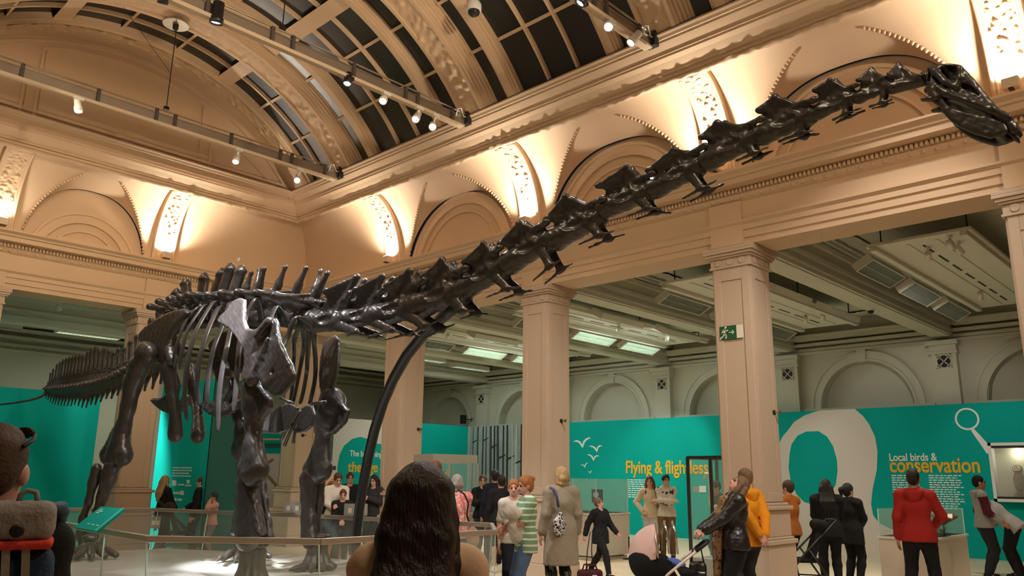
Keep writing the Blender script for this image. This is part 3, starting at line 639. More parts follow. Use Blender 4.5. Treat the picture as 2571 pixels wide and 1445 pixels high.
# ================================================================== SOLID MODELLING KIT (signed distances -> surface nets)
class SDF:
    def __init__(s, k=.02): s.p = []; s.k = k; s.rough = None
    def _add(s, fn, lo, hi, op='u', k=None):
        s.p.append((fn, np.array(lo, float), np.array(hi, float), op, s.k if k is None else k)); return s
    def rc(s, a, b, ra, rb=None, op='u', k=None, flat=None):
        """tapered capsule; flat=(axis vector, factor) squashes it across that axis"""
        a, b = np.array(a, float), np.array(b, float); rb = ra if rb is None else rb; ab = b-a; L2 = max(float(ab@ab), 1e-9)
        if flat is not None: fx = np.array(flat[0], float); fx = fx/np.linalg.norm(fx); ff = flat[1]
        def fn(P):
            Q = P-a; t = np.clip((Q@ab)/L2, 0, 1); D = Q-t[..., None]*ab
            if flat is not None: D = D+(ff-1)*(D@fx)[..., None]*fx
            return np.sqrt((D*D).sum(-1))-(ra+(rb-ra)*t)
        r = max(ra, rb)*1.3
        return s._add(fn, np.minimum(a, b)-r, np.maximum(a, b)+r, op, k)
    def chain(s, pts, rs, op='u', k=None, flat=None):
        rs = rs if hasattr(rs, '__len__') else [rs]*len(pts)
        for i in range(len(pts)-1): s.rc(pts[i], pts[i+1], rs[i], rs[i+1], op, k, flat)
        return s
    def ell(s, c, r, R=None, op='u', k=None):
        c, r = np.array(c, float), np.array(r, float); Rm = None if R is None else np.array(R)
        def fn(P):
            Q = P-c
            if Rm is not None: Q = Q@Rm
            k0 = np.sqrt(((Q/r)**2).sum(-1)); k1 = np.sqrt(((Q/(r*r))**2).sum(-1))+1e-9
            return k0*(k0-1)/k1
        m = r.max() if R is not None else r
        return s._add(fn, c-m*1.05, c+m*1.05, op, k)
    def tri(s, a, b, c, t, k=None):
        a, b, c = (np.array(q, float) for q in (a, b, c)); n = np.cross(b-a, c-a); n = n/(np.linalg.norm(n)+1e-9)
        def seg(P, p, q):
            d = q-p; w_ = P-p; u = np.clip((w_@d)/(d@d+1e-9), 0, 1); e = w_-u[..., None]*d; return (e*e).sum(-1)
        def fn(P):
            h = ((P-a)@n); ins = np.ones(h.shape, bool)
            for p, q in ((a, b), (b, c), (c, a)): ins &= ((P-p)@np.cross(n, q-p)) >= 0
            d2 = np.minimum(np.minimum(seg(P, a, b), seg(P, b, c)), seg(P, c, a))
            return np.where(ins, np.abs(h), np.sqrt(d2))-t
        return s._add(fn, np.min([a, b, c], 0)-t, np.max([a, b, c], 0)+t, 'u', k)
    def plate(s, poly, x0, t, op='u', k=None, rnd=.012, tilt=None, taper=None):
        """outline in (Y, Z) pushed out along X; tilt=(ty, tz, y0, z0): the sheet leans; taper=(y0,t0,y1,t1)"""
        poly = np.array(poly, float); n = len(poly)
        def fn(P):
            y, z = P[..., 1], P[..., 2]; d = np.full(y.shape, 1e9); sg = np.ones(y.shape)
            for i in range(n):
                ay, az = poly[i]; by, bz = poly[i-1]; ey, ez = by-ay, bz-az; wy, wz = y-ay, z-az
                u = np.clip((wy*ey+wz*ez)/(ey*ey+ez*ez+1e-12), 0, 1); d = np.minimum(d, (wy-ey*u)**2+(wz-ez*u)**2)
                c1 = z >= az; c2 = z < bz; c3 = ey*wz > ez*wy
                sg = np.where((c1 & c2 & c3) | (~c1 & ~c2 & ~c3), -sg, sg)
            d2 = sg*np.sqrt(d); xx = x0 if tilt is None else x0+tilt[0]*(y-tilt[2])+tilt[1]*(z-tilt[3])
            tt = t if taper is None else taper[1]+(taper[3]-taper[1])*np.clip((y-taper[0])/(taper[2]-taper[0]), 0, 1)
            w_ = np.abs(P[..., 0]-xx)-tt; a, b = d2+rnd, w_+rnd
            return np.minimum(np.maximum(a, b), 0)+np.sqrt(np.maximum(a, 0)**2+np.maximum(b, 0)**2)-rnd
        T = max(t, taper[1] if taper else 0, taper[3] if taper else 0); ext = 0
        if tilt is not None: ext = max(abs(tilt[0]*(q[0]-tilt[2])+tilt[1]*(q[1]-tilt[3])) for q in poly)
        lo = [x0-T-ext, poly[:, 0].min(), poly[:, 1].min()]; hi = [x0+T+ext, poly[:, 0].max(), poly[:, 1].max()]
        return s._add(fn, lo, hi, op, k)
    def box(s, c, h, R=None, rnd=.01, op='u', k=None):
        c, h = np.array(c, float), np.array(h, float)-rnd; Rm = None if R is None else np.array(R)
        def fn(P):
            Q = P-c
            if Rm is not None: Q = Q@Rm
            q = np.abs(Q)-h; return np.sqrt((np.maximum(q, 0)**2).sum(-1))+np.minimum(q.max(-1), 0)-rnd
        m = np.linalg.norm(h+rnd) if R is not None else h+rnd
        return s._add(fn, c-m, c+m, op, k)
    def half(s, p, n, lo, hi, k=None):
        """cut away everything on the +n side of the plane, inside the box lo..hi"""
        p, n = np.array(p, float), np.array(n, float); n = n/np.linalg.norm(n)
        return s._add(lambda P: -((P-p)@n), lo, hi, 's', k if k is not None else .004)
    def field(s, h):
        us = [q for q in s.p if q[3] == 'u']; pad = 3*h+max(q[4] for q in us)*.5
        lo = np.min([q[1] for q in us], 0)-pad; hi = np.max([q[2] for q in us], 0)+pad
        N = np.ceil((hi-lo)/h).astype(int)+1; F = np.full(N, 9.0, np.float32); ax = [lo[i]+h*np.arange(N[i]) for i in range(3)]
        for fn, a, b, op, k in s.p:
            m = k+3*h if op == 'u' else k+2*h
            i0 = np.clip(np.floor((a-m-lo)/h).astype(int), 0, N-1); i1 = np.clip(np.ceil((b+m-lo)/h).astype(int)+1, 1, N)
            if (i1 <= i0).any(): continue
            P = np.stack(np.meshgrid(ax[0][i0[0]:i1[0]], ax[1][i0[1]:i1[1]], ax[2][i0[2]:i1[2]], indexing='ij'), -1)
            sl = (slice(i0[0], i1[0]), slice(i0[1], i1[1]), slice(i0[2], i1[2])); d = fn(P); f = F[sl]
            if op == 'u': g = np.clip(.5+.5*(f-d)/max(k, 1e-6), 0, 1); F[sl] = f*(1-g)+d*g-k*g*(1-g)
            else: d = -d; g = np.clip(.5+.5*(d-f)/max(k, 1e-6), 0, 1); F[sl] = f*(1-g)+d*g+k*g*(1-g)
        if s.rough:
            A, fq = s.rough; X, Y, Z = np.meshgrid(*ax, indexing='ij')
            F += (A*(np.sin(X*fq+1.3*np.sin(Y*fq*.7))*np.sin(Y*fq*1.13+np.sin(Z*fq*.9))*np.sin(Z*fq*.91+1.7)+.5*np.sin(X*fq*2.3+Z*fq)*np.sin(Y*fq*2.1-Z*fq*1.7))).astype(np.float32)
        return F, lo
    def mesh(s, name, h, mat_, parent=None, loc=None):
        F, lo = s.field(h); V, Q = nets(F, lo, h)
        return arr_mesh(name, V, Q, mat_, parent)
def nets(F, lo, h):
    S = F < 0; N = np.array(F.shape)-1
    c = np.zeros(N, np.uint8)
    for dx in (0, 1):
        for dy in (0, 1):
            for dz in (0, 1): c += S[dx:N[0]+dx, dy:N[1]+dy, dz:N[2]+dz]
    act = (c > 0) & (c < 8); idx = -np.ones(N, np.int64); I = np.argwhere(act); idx[act] = np.arange(len(I))
    acc = np.zeros((len(I), 3)); cnt = np.zeros(len(I))
    cor = [(0, 0, 0), (1, 0, 0), (0, 1, 0), (1, 1, 0), (0, 0, 1), (1, 0, 1), (0, 1, 1), (1, 1, 1)]
    val = [F[I[:, 0]+a, I[:, 1]+b, I[:, 2]+d] for a, b, d in cor]
    for e0, e1 in ((0, 1), (2, 3), (4, 5), (6, 7), (0, 2), (1, 3), (4, 6), (5, 7), (0, 4), (1, 5), (2, 6), (3, 7)):
        f0, f1 = val[e0], val[e1]; m = (f0 < 0) != (f1 < 0); t = f0/(f0-f1+1e-12)
        p = np.array(cor[e0])[None]+t[:, None]*(np.array(cor[e1])-np.array(cor[e0]))[None]
        acc[m] += p[m]; cnt[m] += 1
    V = lo+h*(I+acc/np.maximum(cnt, 1)[:, None]); Qs = []
    for ax in range(3):
        a1, a2 = (ax+1) % 3, (ax+2) % 3
        s0 = [slice(0, n+1) for n in N]; s1 = list(s0); s0[ax] = slice(0, N[ax]); s1[ax] = slice(1, N[ax]+1)
        ch = S[tuple(s0)] != S[tuple(s1)]; E = np.argwhere(ch); E = E[(E[:, a1] > 0) & (E[:, a2] > 0) & (E[:, a1] < N[a1]) & (E[:, a2] < N[a2])]
        def at(d1, d2):
            J = E.copy(); J[:, a1] -= d1; J[:, a2] -= d2; return idx[J[:, 0], J[:, 1], J[:, 2]]
        q = np.stack([at(1, 1), at(0, 1), at(0, 0), at(1, 0)], 1); ins = S[E[:, 0], E[:, 1], E[:, 2]]
        q[~ins] = q[~ins][:, ::-1]; Qs.append(q)
    Q = np.concatenate(Qs); return V, Q[(Q >= 0).all(1)]
def arr_mesh(name, V, Q, mat_, parent=None):
    me = bpy.data.meshes.new(name); me.vertices.add(len(V)); me.vertices.foreach_set('co', np.asarray(V, np.float32).ravel())
    n = len(Q); me.loops.add(n*4); me.polygons.add(n); me.loops.foreach_set('vertex_index', np.asarray(Q, np.int32).ravel())
    me.polygons.foreach_set('loop_start', np.arange(0, n*4, 4, dtype=np.int32)); me.polygons.foreach_set('use_smooth', np.ones(n, bool))
    me.materials.append(mat_); me.update(calc_edges=True); me.validate()
    o = bpy.data.objects.new(name, me); return put(o, parent)
def join_arrays(parts):
    V, Q, n = [], [], 0
    for v, q in parts: V.append(v); Q.append(q+n); n += len(v)
    return np.concatenate(V), np.concatenate(Q)
# ================================================================== DINOSAUR SKELETON
M_BONE = mat('dark_bone_cast', (.040, .035, .033), .33, var=.30, vscale=7, bump=.18, bscale=16, spec=.6)
ZP = .43                                             # top of the plinth
DX = 5.0                                             # median plane of the animal
dino = thing('dinosaur_skeleton', 'huge dark long-necked dinosaur skeleton striding across the hall', 'skeleton', (DX, 9.5, ZP))
DM = Matrix.Translation((-DX, -9.5, -ZP))
def bone(sd, name, h, rough=(.004, 38)):
    sd.rough = rough; o = sd.mesh(name, h, M_BONE, dino)
    o.data.transform(DM); return o
def bmb(mb, name):
    o = mb.build(name, M_BONE, dino, True); o.data.transform(DM); return o
def W3(p, X=DX): v = onx(p[0], p[1], X); return np.array(v)
def YZ(pts, X): return [(q.y, q.z) for q in (onx(a, b, X) for a, b in pts)]
def mx(p): q = np.array(p, float); q[0] = 2*DX-q[0]; return q
def lerp(a, b, t): return a+(b-a)*t
# ---- neck: spine tops, rear joint, front joint, centrum front, centrum rear, rib rod rear, rod front, stalk foot
NECK = [
 ([(2256, 161)], (2232, 186), (2312, 190), (2316, 202), (2243, 220), None, None, None),
 ([(2188, 174)], (2153, 201), (2236, 190), (2234, 212), (2156, 244), (2184, 267), (2239, 250), (2215, 258)),
 ([(2083, 202), (2098, 202)], (2045, 226), (2153, 212), (2140, 242), (2052, 282), (2091, 301), (2162, 271), (2125, 284)),
 ([(1945, 244), (1968, 252)], (1905, 276), (2044, 250), (2032, 288), (1915, 338), (1956, 354), (2046, 327), (2010, 334)),
 ([(1800, 308), (1820, 310)], (1762, 344), (1911, 298), (1892, 345), (1780, 402), (1850, 403), (1927, 370), (1893, 384)),
 ([(1690, 376), (1708, 384)], (1628, 428), (1768, 366), (1752, 418), (1646, 472), (1715, 498), (1800, 452), (1762, 472)),
 ([(1572, 420), (1586, 424)], (1502, 466), (1637, 436), (1625, 482), (1522, 522), (1577, 541), (1664, 525), (1630, 522)),
 ([(1420, 493), (1440, 500)], (1372, 550), (1512, 500), (1500, 545), (1398, 600), (1454, 613), (1542, 579), (1506, 590)),
 ([(1304, 561), (1322, 562)], (1256, 612), (1372, 557), (1378, 602), (1280, 660), (1338, 705), (1408, 652), (1382, 667)),
 ([(1214, 612), (1237, 617)], (1166, 657), (1254, 622), (1262, 672), (1172, 722), (1221, 746), (1308, 720), (1276, 724)),
 ([(1110, 653), (1139, 664)], (1064, 694), (1168, 674), (1160, 728), (1056, 766), (1118, 793), (1192, 780), (1162, 778)),
 ([(1028, 681), (1052, 687)], (972, 718), (1064, 704), (1044, 768), (952, 792), (1022, 842), (1098, 806), (1068, 818)),
 ([(960, 694), (986, 700)], (893, 726), (965, 726), (945, 790), (875, 800), (920, 845), (1017, 838), (986, 828)),
 ([(896, 696), (916, 706)], (818, 730), (880, 736), (868, 806), (795, 806), (870, 843), (915, 838), (895, 832)),
]
for i, (S, P, Q, A, B, R0, R1, T) in enumerate(NECK):
    wz = .05+.0065*i; a, b = W3(A), W3(B); L = np.linalg.norm(a-b); up = W3(S[0])-lerp(a, b, .5); up = up/np.linalg.norm(up); c = lerp(a, b, .5)
    sd = SDF(.22*L*.25)
    rr = (.215 if i else .24)*L
    sd.chain([b, lerp(b, a, .45)-up*.02*L, a], [rr*1.06, rr*.80, rr*.95], flat=((1, 0, 0), .92))
    n_ = c+up*.30*L
    sd.rc(c, n_, rr*.8, .10*L, flat=((1, 0, 0), 1.1))
    split = len(S) > 1 and i > 1
    for sx in (-1, 1):
        X = DX+sx*wz; z1, z2 = W3(P, DX-wz), W3(Q, DX-wz)
        if sx > 0: z1, z2 = mx(z1), mx(z2)
        s3 = W3(S[0] if (sx < 0 or len(S) == 1) else S[1], DX+(sx*wz*.75 if split else 0)) if split else W3(S[0])
        sd.rc(n_, z2, .11*L, .055*L, flat=((1, 0, 0), 1.4)).rc(n_, z1, .09*L, .045*L, flat=((1, 0, 0), 1.4))
        sd.ell(z2, (.04*L+.012, .085*L, .06*L)).ell(z1, (.04*L+.01, .075*L, .05*L))
        sd.tri(n_, s3, z1, .03*L+.006); sd.tri(n_, s3, lerp(n_, z2, .55), .03*L+.006); sd.tri(c, n_, lerp(n_, z2, .9), .02*L+.003); sd.tri(c, b, z1*.7+n_*.3, .018*L+.003); sd.tri(c, a, lerp(n_, z2, .8), .018*L+.003)
        sd.chain([n_, lerp(n_, s3, .6), s3], [.10*L, .065*L, .05*L], flat=((1, 0, 0), 1.5)); sd.ell(s3, (.028*L+.006, .065*L, .04*L))
        sd.rc(lerp(n_, a, .35)+np.array([sx*.10*L, 0, 0]), lerp(a, b, .12)+np.array([sx*.17*L, 0, -.05*L]), .045*L, .05*L)
        if T is not None:
            w2 = wz*(.34+.05*i); t3, r0, r1 = (W3(q, DX-w2) for q in (T, R0, R1))
            if sx > 0: t3, r0, r1 = mx(t3), mx(r0), mx(r1)
            st = lerp(a, b, .16)+np.array([sx*.13*L, 0, 0])-up*.08*L
            sd.rc(st, t3, .11*L, .075*L, flat=((1, 0, 0), 2.2)); sd.rc(t3, r0, .016*L+.008, .009); sd.rc(t3, r1, .016*L+.007, .007); sd.tri(st, t3, lerp(t3, r0, .14), .010+.006*L)
        if i > 0:
            sd.ell(lerp(a, b, .45)+np.array([sx*(rr*1.0), 0, .02*L]), (rr*.5, .24*L, rr*.50), op='s', k=.02)
            sd.ell(lerp(n_, z2, .5)+np.array([sx*.09*L, 0, -.02*L])+(a-b)*.10-up*.10*L, (.07*L, .13*L, .11*L), op='s', k=.015)
    bone(sd, 'neck_vertebra', .0085 if i < 8 else .0105)
# ---- back
BACK = [([(822, 686), (804, 681)], (762, 802), 1), ([(768, 674)], (714, 797), 1), ([(716, 671)], (668, 795), 1), ([(664, 675), (651, 677)], (628, 795), 1), ([(631, 685)], (594, 796), 1),
        ([(604, 682)], (566, 797), 2), ([(577, 677)], (541, 798), 2), ([(557, 689)], (519, 800), 2), ([(512, 700)], (500, 802), 2), ([(466, 713)], (478, 806), 2), ([(443, 738)], (456, 812), 2)]
cen = [W3(c) for _, c, _ in BACK]
for i, (S, C, kind) in enumerate(BACK):
    c = cen[i]; nx = cen[i+1] if i+1 < len(cen) else c+(c-cen[i-1]); pv = cen[i-1] if i else c-(nx-c); ax = (nx-pv)/2*.46
    sd = SDF(.03); sd.chain([c-ax, c, c+ax], [.135, .105, .135]); s3 = W3(S[0]); n_ = lerp(c, s3, .32)
    sd.rc(c, n_, .10, .085)
    for k, q in enumerate(S):
        t = W3(q, DX+(0 if len(S) == 1 else (-.07 if k == 0 else .07)))
        if kind == 1: sd.chain([n_, lerp(n_, t, .5), t], [.09, .058, .026], flat=((1, 0, 0), 1.3)); sd.ell(t, (.03, .032, .028))
        else: sd.chain([n_, lerp(n_, t, .5), t], [.12, .105, .10], flat=((1, 0, 0), 1.7)); sd.ell(t, (.075, .115, .045)); sd.tri(n_+ax*.9, t+ax*.6, n_-ax*.9, .03); sd.tri(n_-ax*.9, t+ax*.6, t-ax*.5, .03)
    for sx in (-1, 1):
        tp = np.array([DX+sx*.40, lerp(n_, c, .1)[1]+.10, n_[2]+.06]); sd.chain([n_, lerp(n_, tp, .6)+np.array([0, 0, .02]), tp], [.075, .05, .045], flat=((0, 0, 1), 1.2)); sd.ell(tp, (.06, .05, .05))
        sd.tri(n_, lerp(c, s3, .55), tp, .016); sd.tri(c, n_, tp, .018); sd.rc(c+np.array([sx*.1, 0, .05]), np.array([DX+sx*.22, c[1], c[2]+.12]), .05, .05)
        z = n_+np.array([sx*.09, 0, .03]); sd.rc(z-ax*1.3, z+ax*1.3, .04, .04); sd.ell(c+np.array([sx*.13, 0, 0]), (.06, .09, .07), op='s')
    bone(sd, 'back_vertebra' if i < 9 else 'sacral_vertebra', .0135)
# ---- tail
TAILP = [(420, 880), (400, 893), (380, 905), (361, 917), (343, 927), (326, 936), (310, 943), (295, 949), (281, 954), (268, 957), (255, 960), (243, 962), (232, 964), (221, 966), (211, 967), (201, 968), (192, 969), (183, 970), (174, 971), (166, 971), (158, 972), (150, 972), (143, 973), (136, 973), (129, 974), (123, 975)]
TAILS = [(396, 795), (374, 812), (352, 842), (342, 855), (328, 862), (312, 877), (297, 893), (282, 895), (270, 903), (252, 908), (235, 914), (224, 917), (209, 921), (198, 928), (190, 932), (182, 936), (172, 937), (163, 940), (155, 941), (147, 944), (140, 945), (133, 946), (128, 947), (122, 950), (118, 954), (114, 959)]
tv = SDF(.02); tv.chain([(0, -.115, 0), (0, 0, -.01), (0, .115, 0)], [.145, .125, .145])
tv.chain([(0, .02, .08), (0, .05, .24), (0, .07, .46)], [.08, .06, .058], flat=((1, 0, 0), 1.6)); tv.ell((0, .07, .47), (.04, .07, .04))
for sx in (-1, 1):
    tv.rc((sx*.08, 0, .02), (sx*.26, .02, -.02), .05, .03); tv.rc((sx*.04, -.06, .14), (sx*.05, -.17, .19), .03, .022); tv.rc((sx*.04, .06, .15), (sx*.05, .14, .20), .03, .022)
    tv.rc((sx*.06, .10, -.09), (0, .13, -.20), .035, .03)
tv.rc((0, .13, -.20), (0, .18, -.28), .035, .03, flat=((1, 0, 0), 1.4))
tv.rough = (.004, 40); tmpl = tv.mesh('tail_vertebra', .0125, M_BONE, dino)
pts = [W3(p) for p in TAILP]
for i, p in enumerate(pts):
    d = Vector(pts[min(i+1, len(pts)-1)]-pts[max(i-1, 0)]); L = d.length/(2 if 0 < i < len(pts)-1 else 1); s = W3(TAILS[i]); hgt = float(np.linalg.norm(s-p))
    o = tmpl if i == 0 else tmpl.copy()
    if i: COL.objects.link(o); o.parent = dino
    yv = d.normalized(); zv = Vector(s-p); zv = (zv-yv*zv.dot(yv)).normalized(); xv = yv.cross(zv)
    Mx = Matrix((xv, yv, zv)).transposed().to_4x4(); k = max(.35, 1-.024*i); Mx = Mx@Matrix.Diagonal((k, L/.25, hgt/.50, 1)); Mx.translation = Vector(p)-Vector((DX, 9.5, ZP)); o.matrix_basis = Mx
b = MB(); wp = [Vector(W3(q, X)) for q, X in (((121, 978), 5.0), ((112, 990), 4.93), ((95, 998), 4.85), ((70, 1005), 4.72), ((35, 1011), 4.58), ((0, 1015), 4.42), ((-60, 1019), 4.2))]
b.tube(wp, [.05, .035, .027, .023, .02, .018, .015], 8); bmb(b, 'whiplash_tail')
# ---- ribs (flat ribbons)
def ribbon(pts, wd, th, name='rib'):
    pts = [Vector(p) for p in pts]; fine = []
    for i in range(len(pts)-1):
        p0, p1, p2, p3 = pts[max(i-1, 0)], pts[i], pts[i+1], pts[min(i+2, len(pts)-1)]
        for k in range(6):
            t = k/6; fine.append(.5*((2*p1)+(p2-p0)*t+(2*p0-5*p1+4*p2-p3)*t*t+(3*p1-p0-3*p2+p3)*t**3))
    fine.append(pts[-1]); n = len(fine); vs_ = []; K = 10
    for i, p in enumerate(fine):
        d = (fine[min(i+1, n-1)]-fine[max(i-1, 0)]).normalized(); u = Vector((0, 1, 0)); u = (u-d*u.dot(d)).normalized(); v = d.cross(u); t = i/(n-1)
        a = wd*(.75+.5*min(1, t*3)-.35*max(0, t-.75)*3)*(1 if t < .97 else .6); bb = th
        for k in range(K):
            an = 2*PI*k/K; vs_.append(p+u*a*math.cos(an)+v*bb*math.sin(an))
    b = MB(); fs = [(i*K+k, i*K+(k+1) % K, (i+1)*K+(k+1) % K, (i+1)*K+k) for i in range(n-1) for k in range(K)]+[tuple(range(K-1, -1, -1)), tuple((n-1)*K+k for k in range(K))]
    b.add(vs_, fs); return bmb(b, name)
RIBS = [  # right side, pixel track, X track
 ([(786, 822), (745, 795), (722, 845), (706, 880), (690, 920)], [4.86, 4.60, 4.42, 4.36, 4.34], .036),
 ([(728, 812), (694, 770), (672, 830), (660, 880), (652, 930)], [4.86, 4.58, 4.34, 4.26, 4.24], .040),
 ([(660, 800), (644, 748), (616, 800), (602, 860), (596, 920), (592, 980), (586, 1034)], [4.86, 4.6, 4.32, 4.2, 4.16, 4.18, 4.22], .045),
 ([(622, 800), (603, 754), (586, 800), (570, 870), (556, 940), (549, 1010), (548, 1084)], [4.86, 4.6, 4.3, 4.16, 4.12, 4.14, 4.2], .046),
 ([(590, 800), (578, 760), (558, 820), (538, 870), (526, 920), (521, 975), (517, 1020)], [4.86, 4.6, 4.3, 4.16, 4.12, 4.14, 4.2], .048),
 ([(565, 800), (552, 770), (530, 810), (512, 860), (499, 910), (495, 965), (501, 1016)], [4.86, 4.6, 4.32, 4.2, 4.16, 4.18, 4.24], .048),
 ([(545, 800), (540, 757), (512, 795), (488, 842), (472, 904), (465, 960), (463, 1005), (470, 1055)], [4.86, 4.6, 4.34, 4.22, 4.18, 4.2, 4.24, 4.3], .048),
 ([(520, 800), (516, 765), (488, 800), (466, 840), (456, 890), (452, 925)], [4.86, 4.6, 4.38, 4.3, 4.3, 4.34], .034),
 ([(500, 802), (500, 770), (470, 800), (450, 845), (438, 890), (436, 920)], [4.86, 4.6, 4.42, 4.36, 4.36, 4.42], .032),
 ([(484, 806), (482, 780), (455, 806), (436, 850), (430, 890)], [4.86, 4.64, 4.48, 4.44, 4.46], .030)]
for i, (pt, xs, wd) in enumerate(RIBS): ribbon([W3(p, x+(.17 if i < 5 and x < 4.59 else .06 if x < 4.59 else 0)) for p, x in zip(pt, xs)], wd, .016)
LRIBS = [([(760, 800), (745, 835), (739, 852), (738, 900), (735, 960), (730, 1005)], [5.2, 5.55, 5.72, 5.78, 5.74, 5.66], .034),
 ([(760, 805), (762, 835), (764, 860), (756, 910), (747, 956), (736, 1010)], [5.2, 5.5, 5.66, 5.72, 5.68, 5.6], .036),
 ([(775, 805), (775, 850), (772, 898), (770, 933), (762, 980), (754, 1012)], [5.2, 5.5, 5.64, 5.68, 5.62, 5.52], .036),
 ([(790, 810), (788, 850), (792, 905), (791, 946), (784, 985), (778, 1012)], [5.2, 5.5, 5.64, 5.68, 5.62, 5.52], .036),
 ([(700, 800), (690, 850), (672, 930), (664, 990)], [5.2, 5.6, 5.75, 5.7], .036), ([(620, 800), (610, 850), (585, 940), (575, 1000)], [5.2, 5.6, 5.75, 5.7], .036), ([(560, 805), (545, 860), (520, 950), (512, 1010)], [5.2, 5.6, 5.75, 5.7], .036)]
for pt, xs, wd in LRIBS: ribbon([W3(p, x) for p, x in zip(pt, xs)], wd, .016)
# ---- shoulder blades, breast plates
XR, XLf = 4.06, 5.70
scap = [(572, 752), (585, 744), (600, 748), (602, 775), (604, 800), (614, 822), (632, 826), (648, 818), (654, 802), (666, 795), (680, 797), (687, 806), (691, 832), (702, 860), (716, 885), (722, 897), (733, 912), (743, 938), (741, 960), (716, 994), (700, 996), (680, 980), (660, 958), (654, 952), (618, 960), (612, 950), (617, 915), (612, 880), (592, 850), (570, 825), (552, 815), (536, 806), (545, 790), (562, 770)]
sd = SDF(.03); sd.plate(YZ(scap, XR), XR, .028, rnd=.026, tilt=(-.02, .12, 8.4, 2.8)); sd.rc(W3((646, 840), XR-.02), W3((674, 806), XR-.02), .05, .05, flat=((1, 0, 0), 1.6)); sd.rc(W3((640, 900), XR), W3((634, 952), XR-.02), .05, .075, flat=((1, 0, 0), 1.2)); sd.rc(W3((672, 850), XR-.03), W3((640, 945), XR-.02), .02, .05)
sd.rc(W3((668, 966), XR-.02), W3((730, 930), XR), .05, .02, flat=((1, 0, 0), 1.4)); sd.ell(W3((686, 932), XR-.02), (.12, .033, .022), op='s', k=.012); sd.ell(W3((655, 962), XR), (.10, .04, .02), op='s', k=.02)
bone(sd, 'shoulder_blade', .012)
scapL = [(796, 852), (815, 846), (832, 838), (850, 850), (860, 885), (863, 915), (861, 950), (848, 985), (824, 1000), (815, 985), (804, 972), (796, 940), (790, 900)]
sd = SDF(.03); sd.plate(YZ(scapL, XLf), XLf, .028, rnd=.026, tilt=(.22, .14, 8.6, 2.9)); sd.ell(W3((815, 925), XLf), (.2, .045, .13), op='s', k=.02); bone(sd, 'shoulder_blade', .014)
for poly, X in (([(655, 1082), (668, 1055), (683, 1032), (708, 1016), (731, 1012), (752, 1023), (738, 1048), (722, 1080), (700, 1088)], 4.88), ([(758, 1024), (772, 1016), (786, 1018), (792, 1040), (786, 1068), (768, 1083), (748, 1087), (731, 1078), (742, 1050)], 5.12)):
    sd = SDF(.02); sd.plate(YZ(poly, X), X, .022, rnd=.02); bone(sd, 'breast_plate', .012)
for a, c, X in (((755, 1030), (714, 1118), 4.95), ((748, 1062), (736, 1112), 5.05), ((732, 1060), (706, 1102), 4.92), ((705, 998), (735, 1012), 4.9), ((782, 1013), (818, 1008), 5.1)):
    b = MB(); b.tube([W3(a, X), W3(((a[0]+c[0])/2-2, (a[1]+c[1])/2), X), W3(c, X)], [.018, .016, .02], 8); bmb(b, 'breast_rib')
# ---- fore limbs
def limb(pts, rs, X, name, h=.012, extra=None, flat=None):
    sd = SDF(.06); P = [W3(p[:2], p[2] if len(p) > 2 else X) for p in pts]; sd.chain(P, rs, flat=flat or ((1, 0, 0), 1.25))
    if extra: extra(sd)
    return bone(sd, name, h)
HX = 4.17
limb([(636, 972), (640, 1010), (637, 1060), (636, 1110), (637, 1160), (637, 1184)], [.14, .135, .10, .092, .115, .15], HX, 'upper_arm_bone', extra=lambda s: (s.plate(YZ([(618, 966), (655, 962), (672, 985), (685, 1000), (684, 1022), (660, 1052), (640, 1060), (622, 1035)], HX), HX-.02, .05, rnd=.04), s.chain([W3((633, 1120), HX), W3((618, 1176), HX), W3((618, 1190), HX)], [.08, .075, .06]), s.chain([W3((640, 1120), HX), W3((654, 1176), HX), W3((655, 1190), HX)], [.08, .075, .06]), s.rc(W3((648, 1100), HX-.1), W3((637, 1186), HX-.13), .02, .03, op='s')))
LX = 5.66
limb([(834, 1012), (822, 1050), (812, 1095), (805, 1140), (798, 1184)], [.20, .17, .10, .115, .16], LX, 'upper_arm_bone', extra=lambda s: (s.plate(YZ([(788, 1018), (828, 997), (852, 1003), (878, 1030), (866, 1062), (838, 1090), (795, 1090)], LX), LX, .05, rnd=.04), s.chain([W3((808, 1110), LX), W3((776, 1176), LX), W3((774, 1190), LX)], [.08, .07, .06]), s.chain([W3((812, 1110), LX), W3((818, 1176), LX), W3((818, 1190), LX)], [.08, .07, .06])))
limb([(622, 1208), (620, 1250), (618, 1300), (622, 1345)], [.125, .10, .105, .15], 4.20, 'forearm_bone', extra=lambda s: s.plate(YZ([(600, 1203), (640, 1200), (642, 1230), (652, 1290), (662, 1344), (588, 1344), (598, 1270)], 4.2), 4.2, .07, rnd=.06))
limb([(652, 1208), (660, 1260), (668, 1310), (672, 1350)], [.085, .062, .06, .08], 4.38, 'forearm_bone')
limb([(776, 1204), (774, 1250), (774, 1300), (776, 1352)], [.14, .10, .095, .12], 5.60, 'forearm_bone')
limb([(800, 1204), (798, 1260), (790, 1320), (790, 1356)], [.10, .075, .065, .075], 5.74, 'forearm_bone')
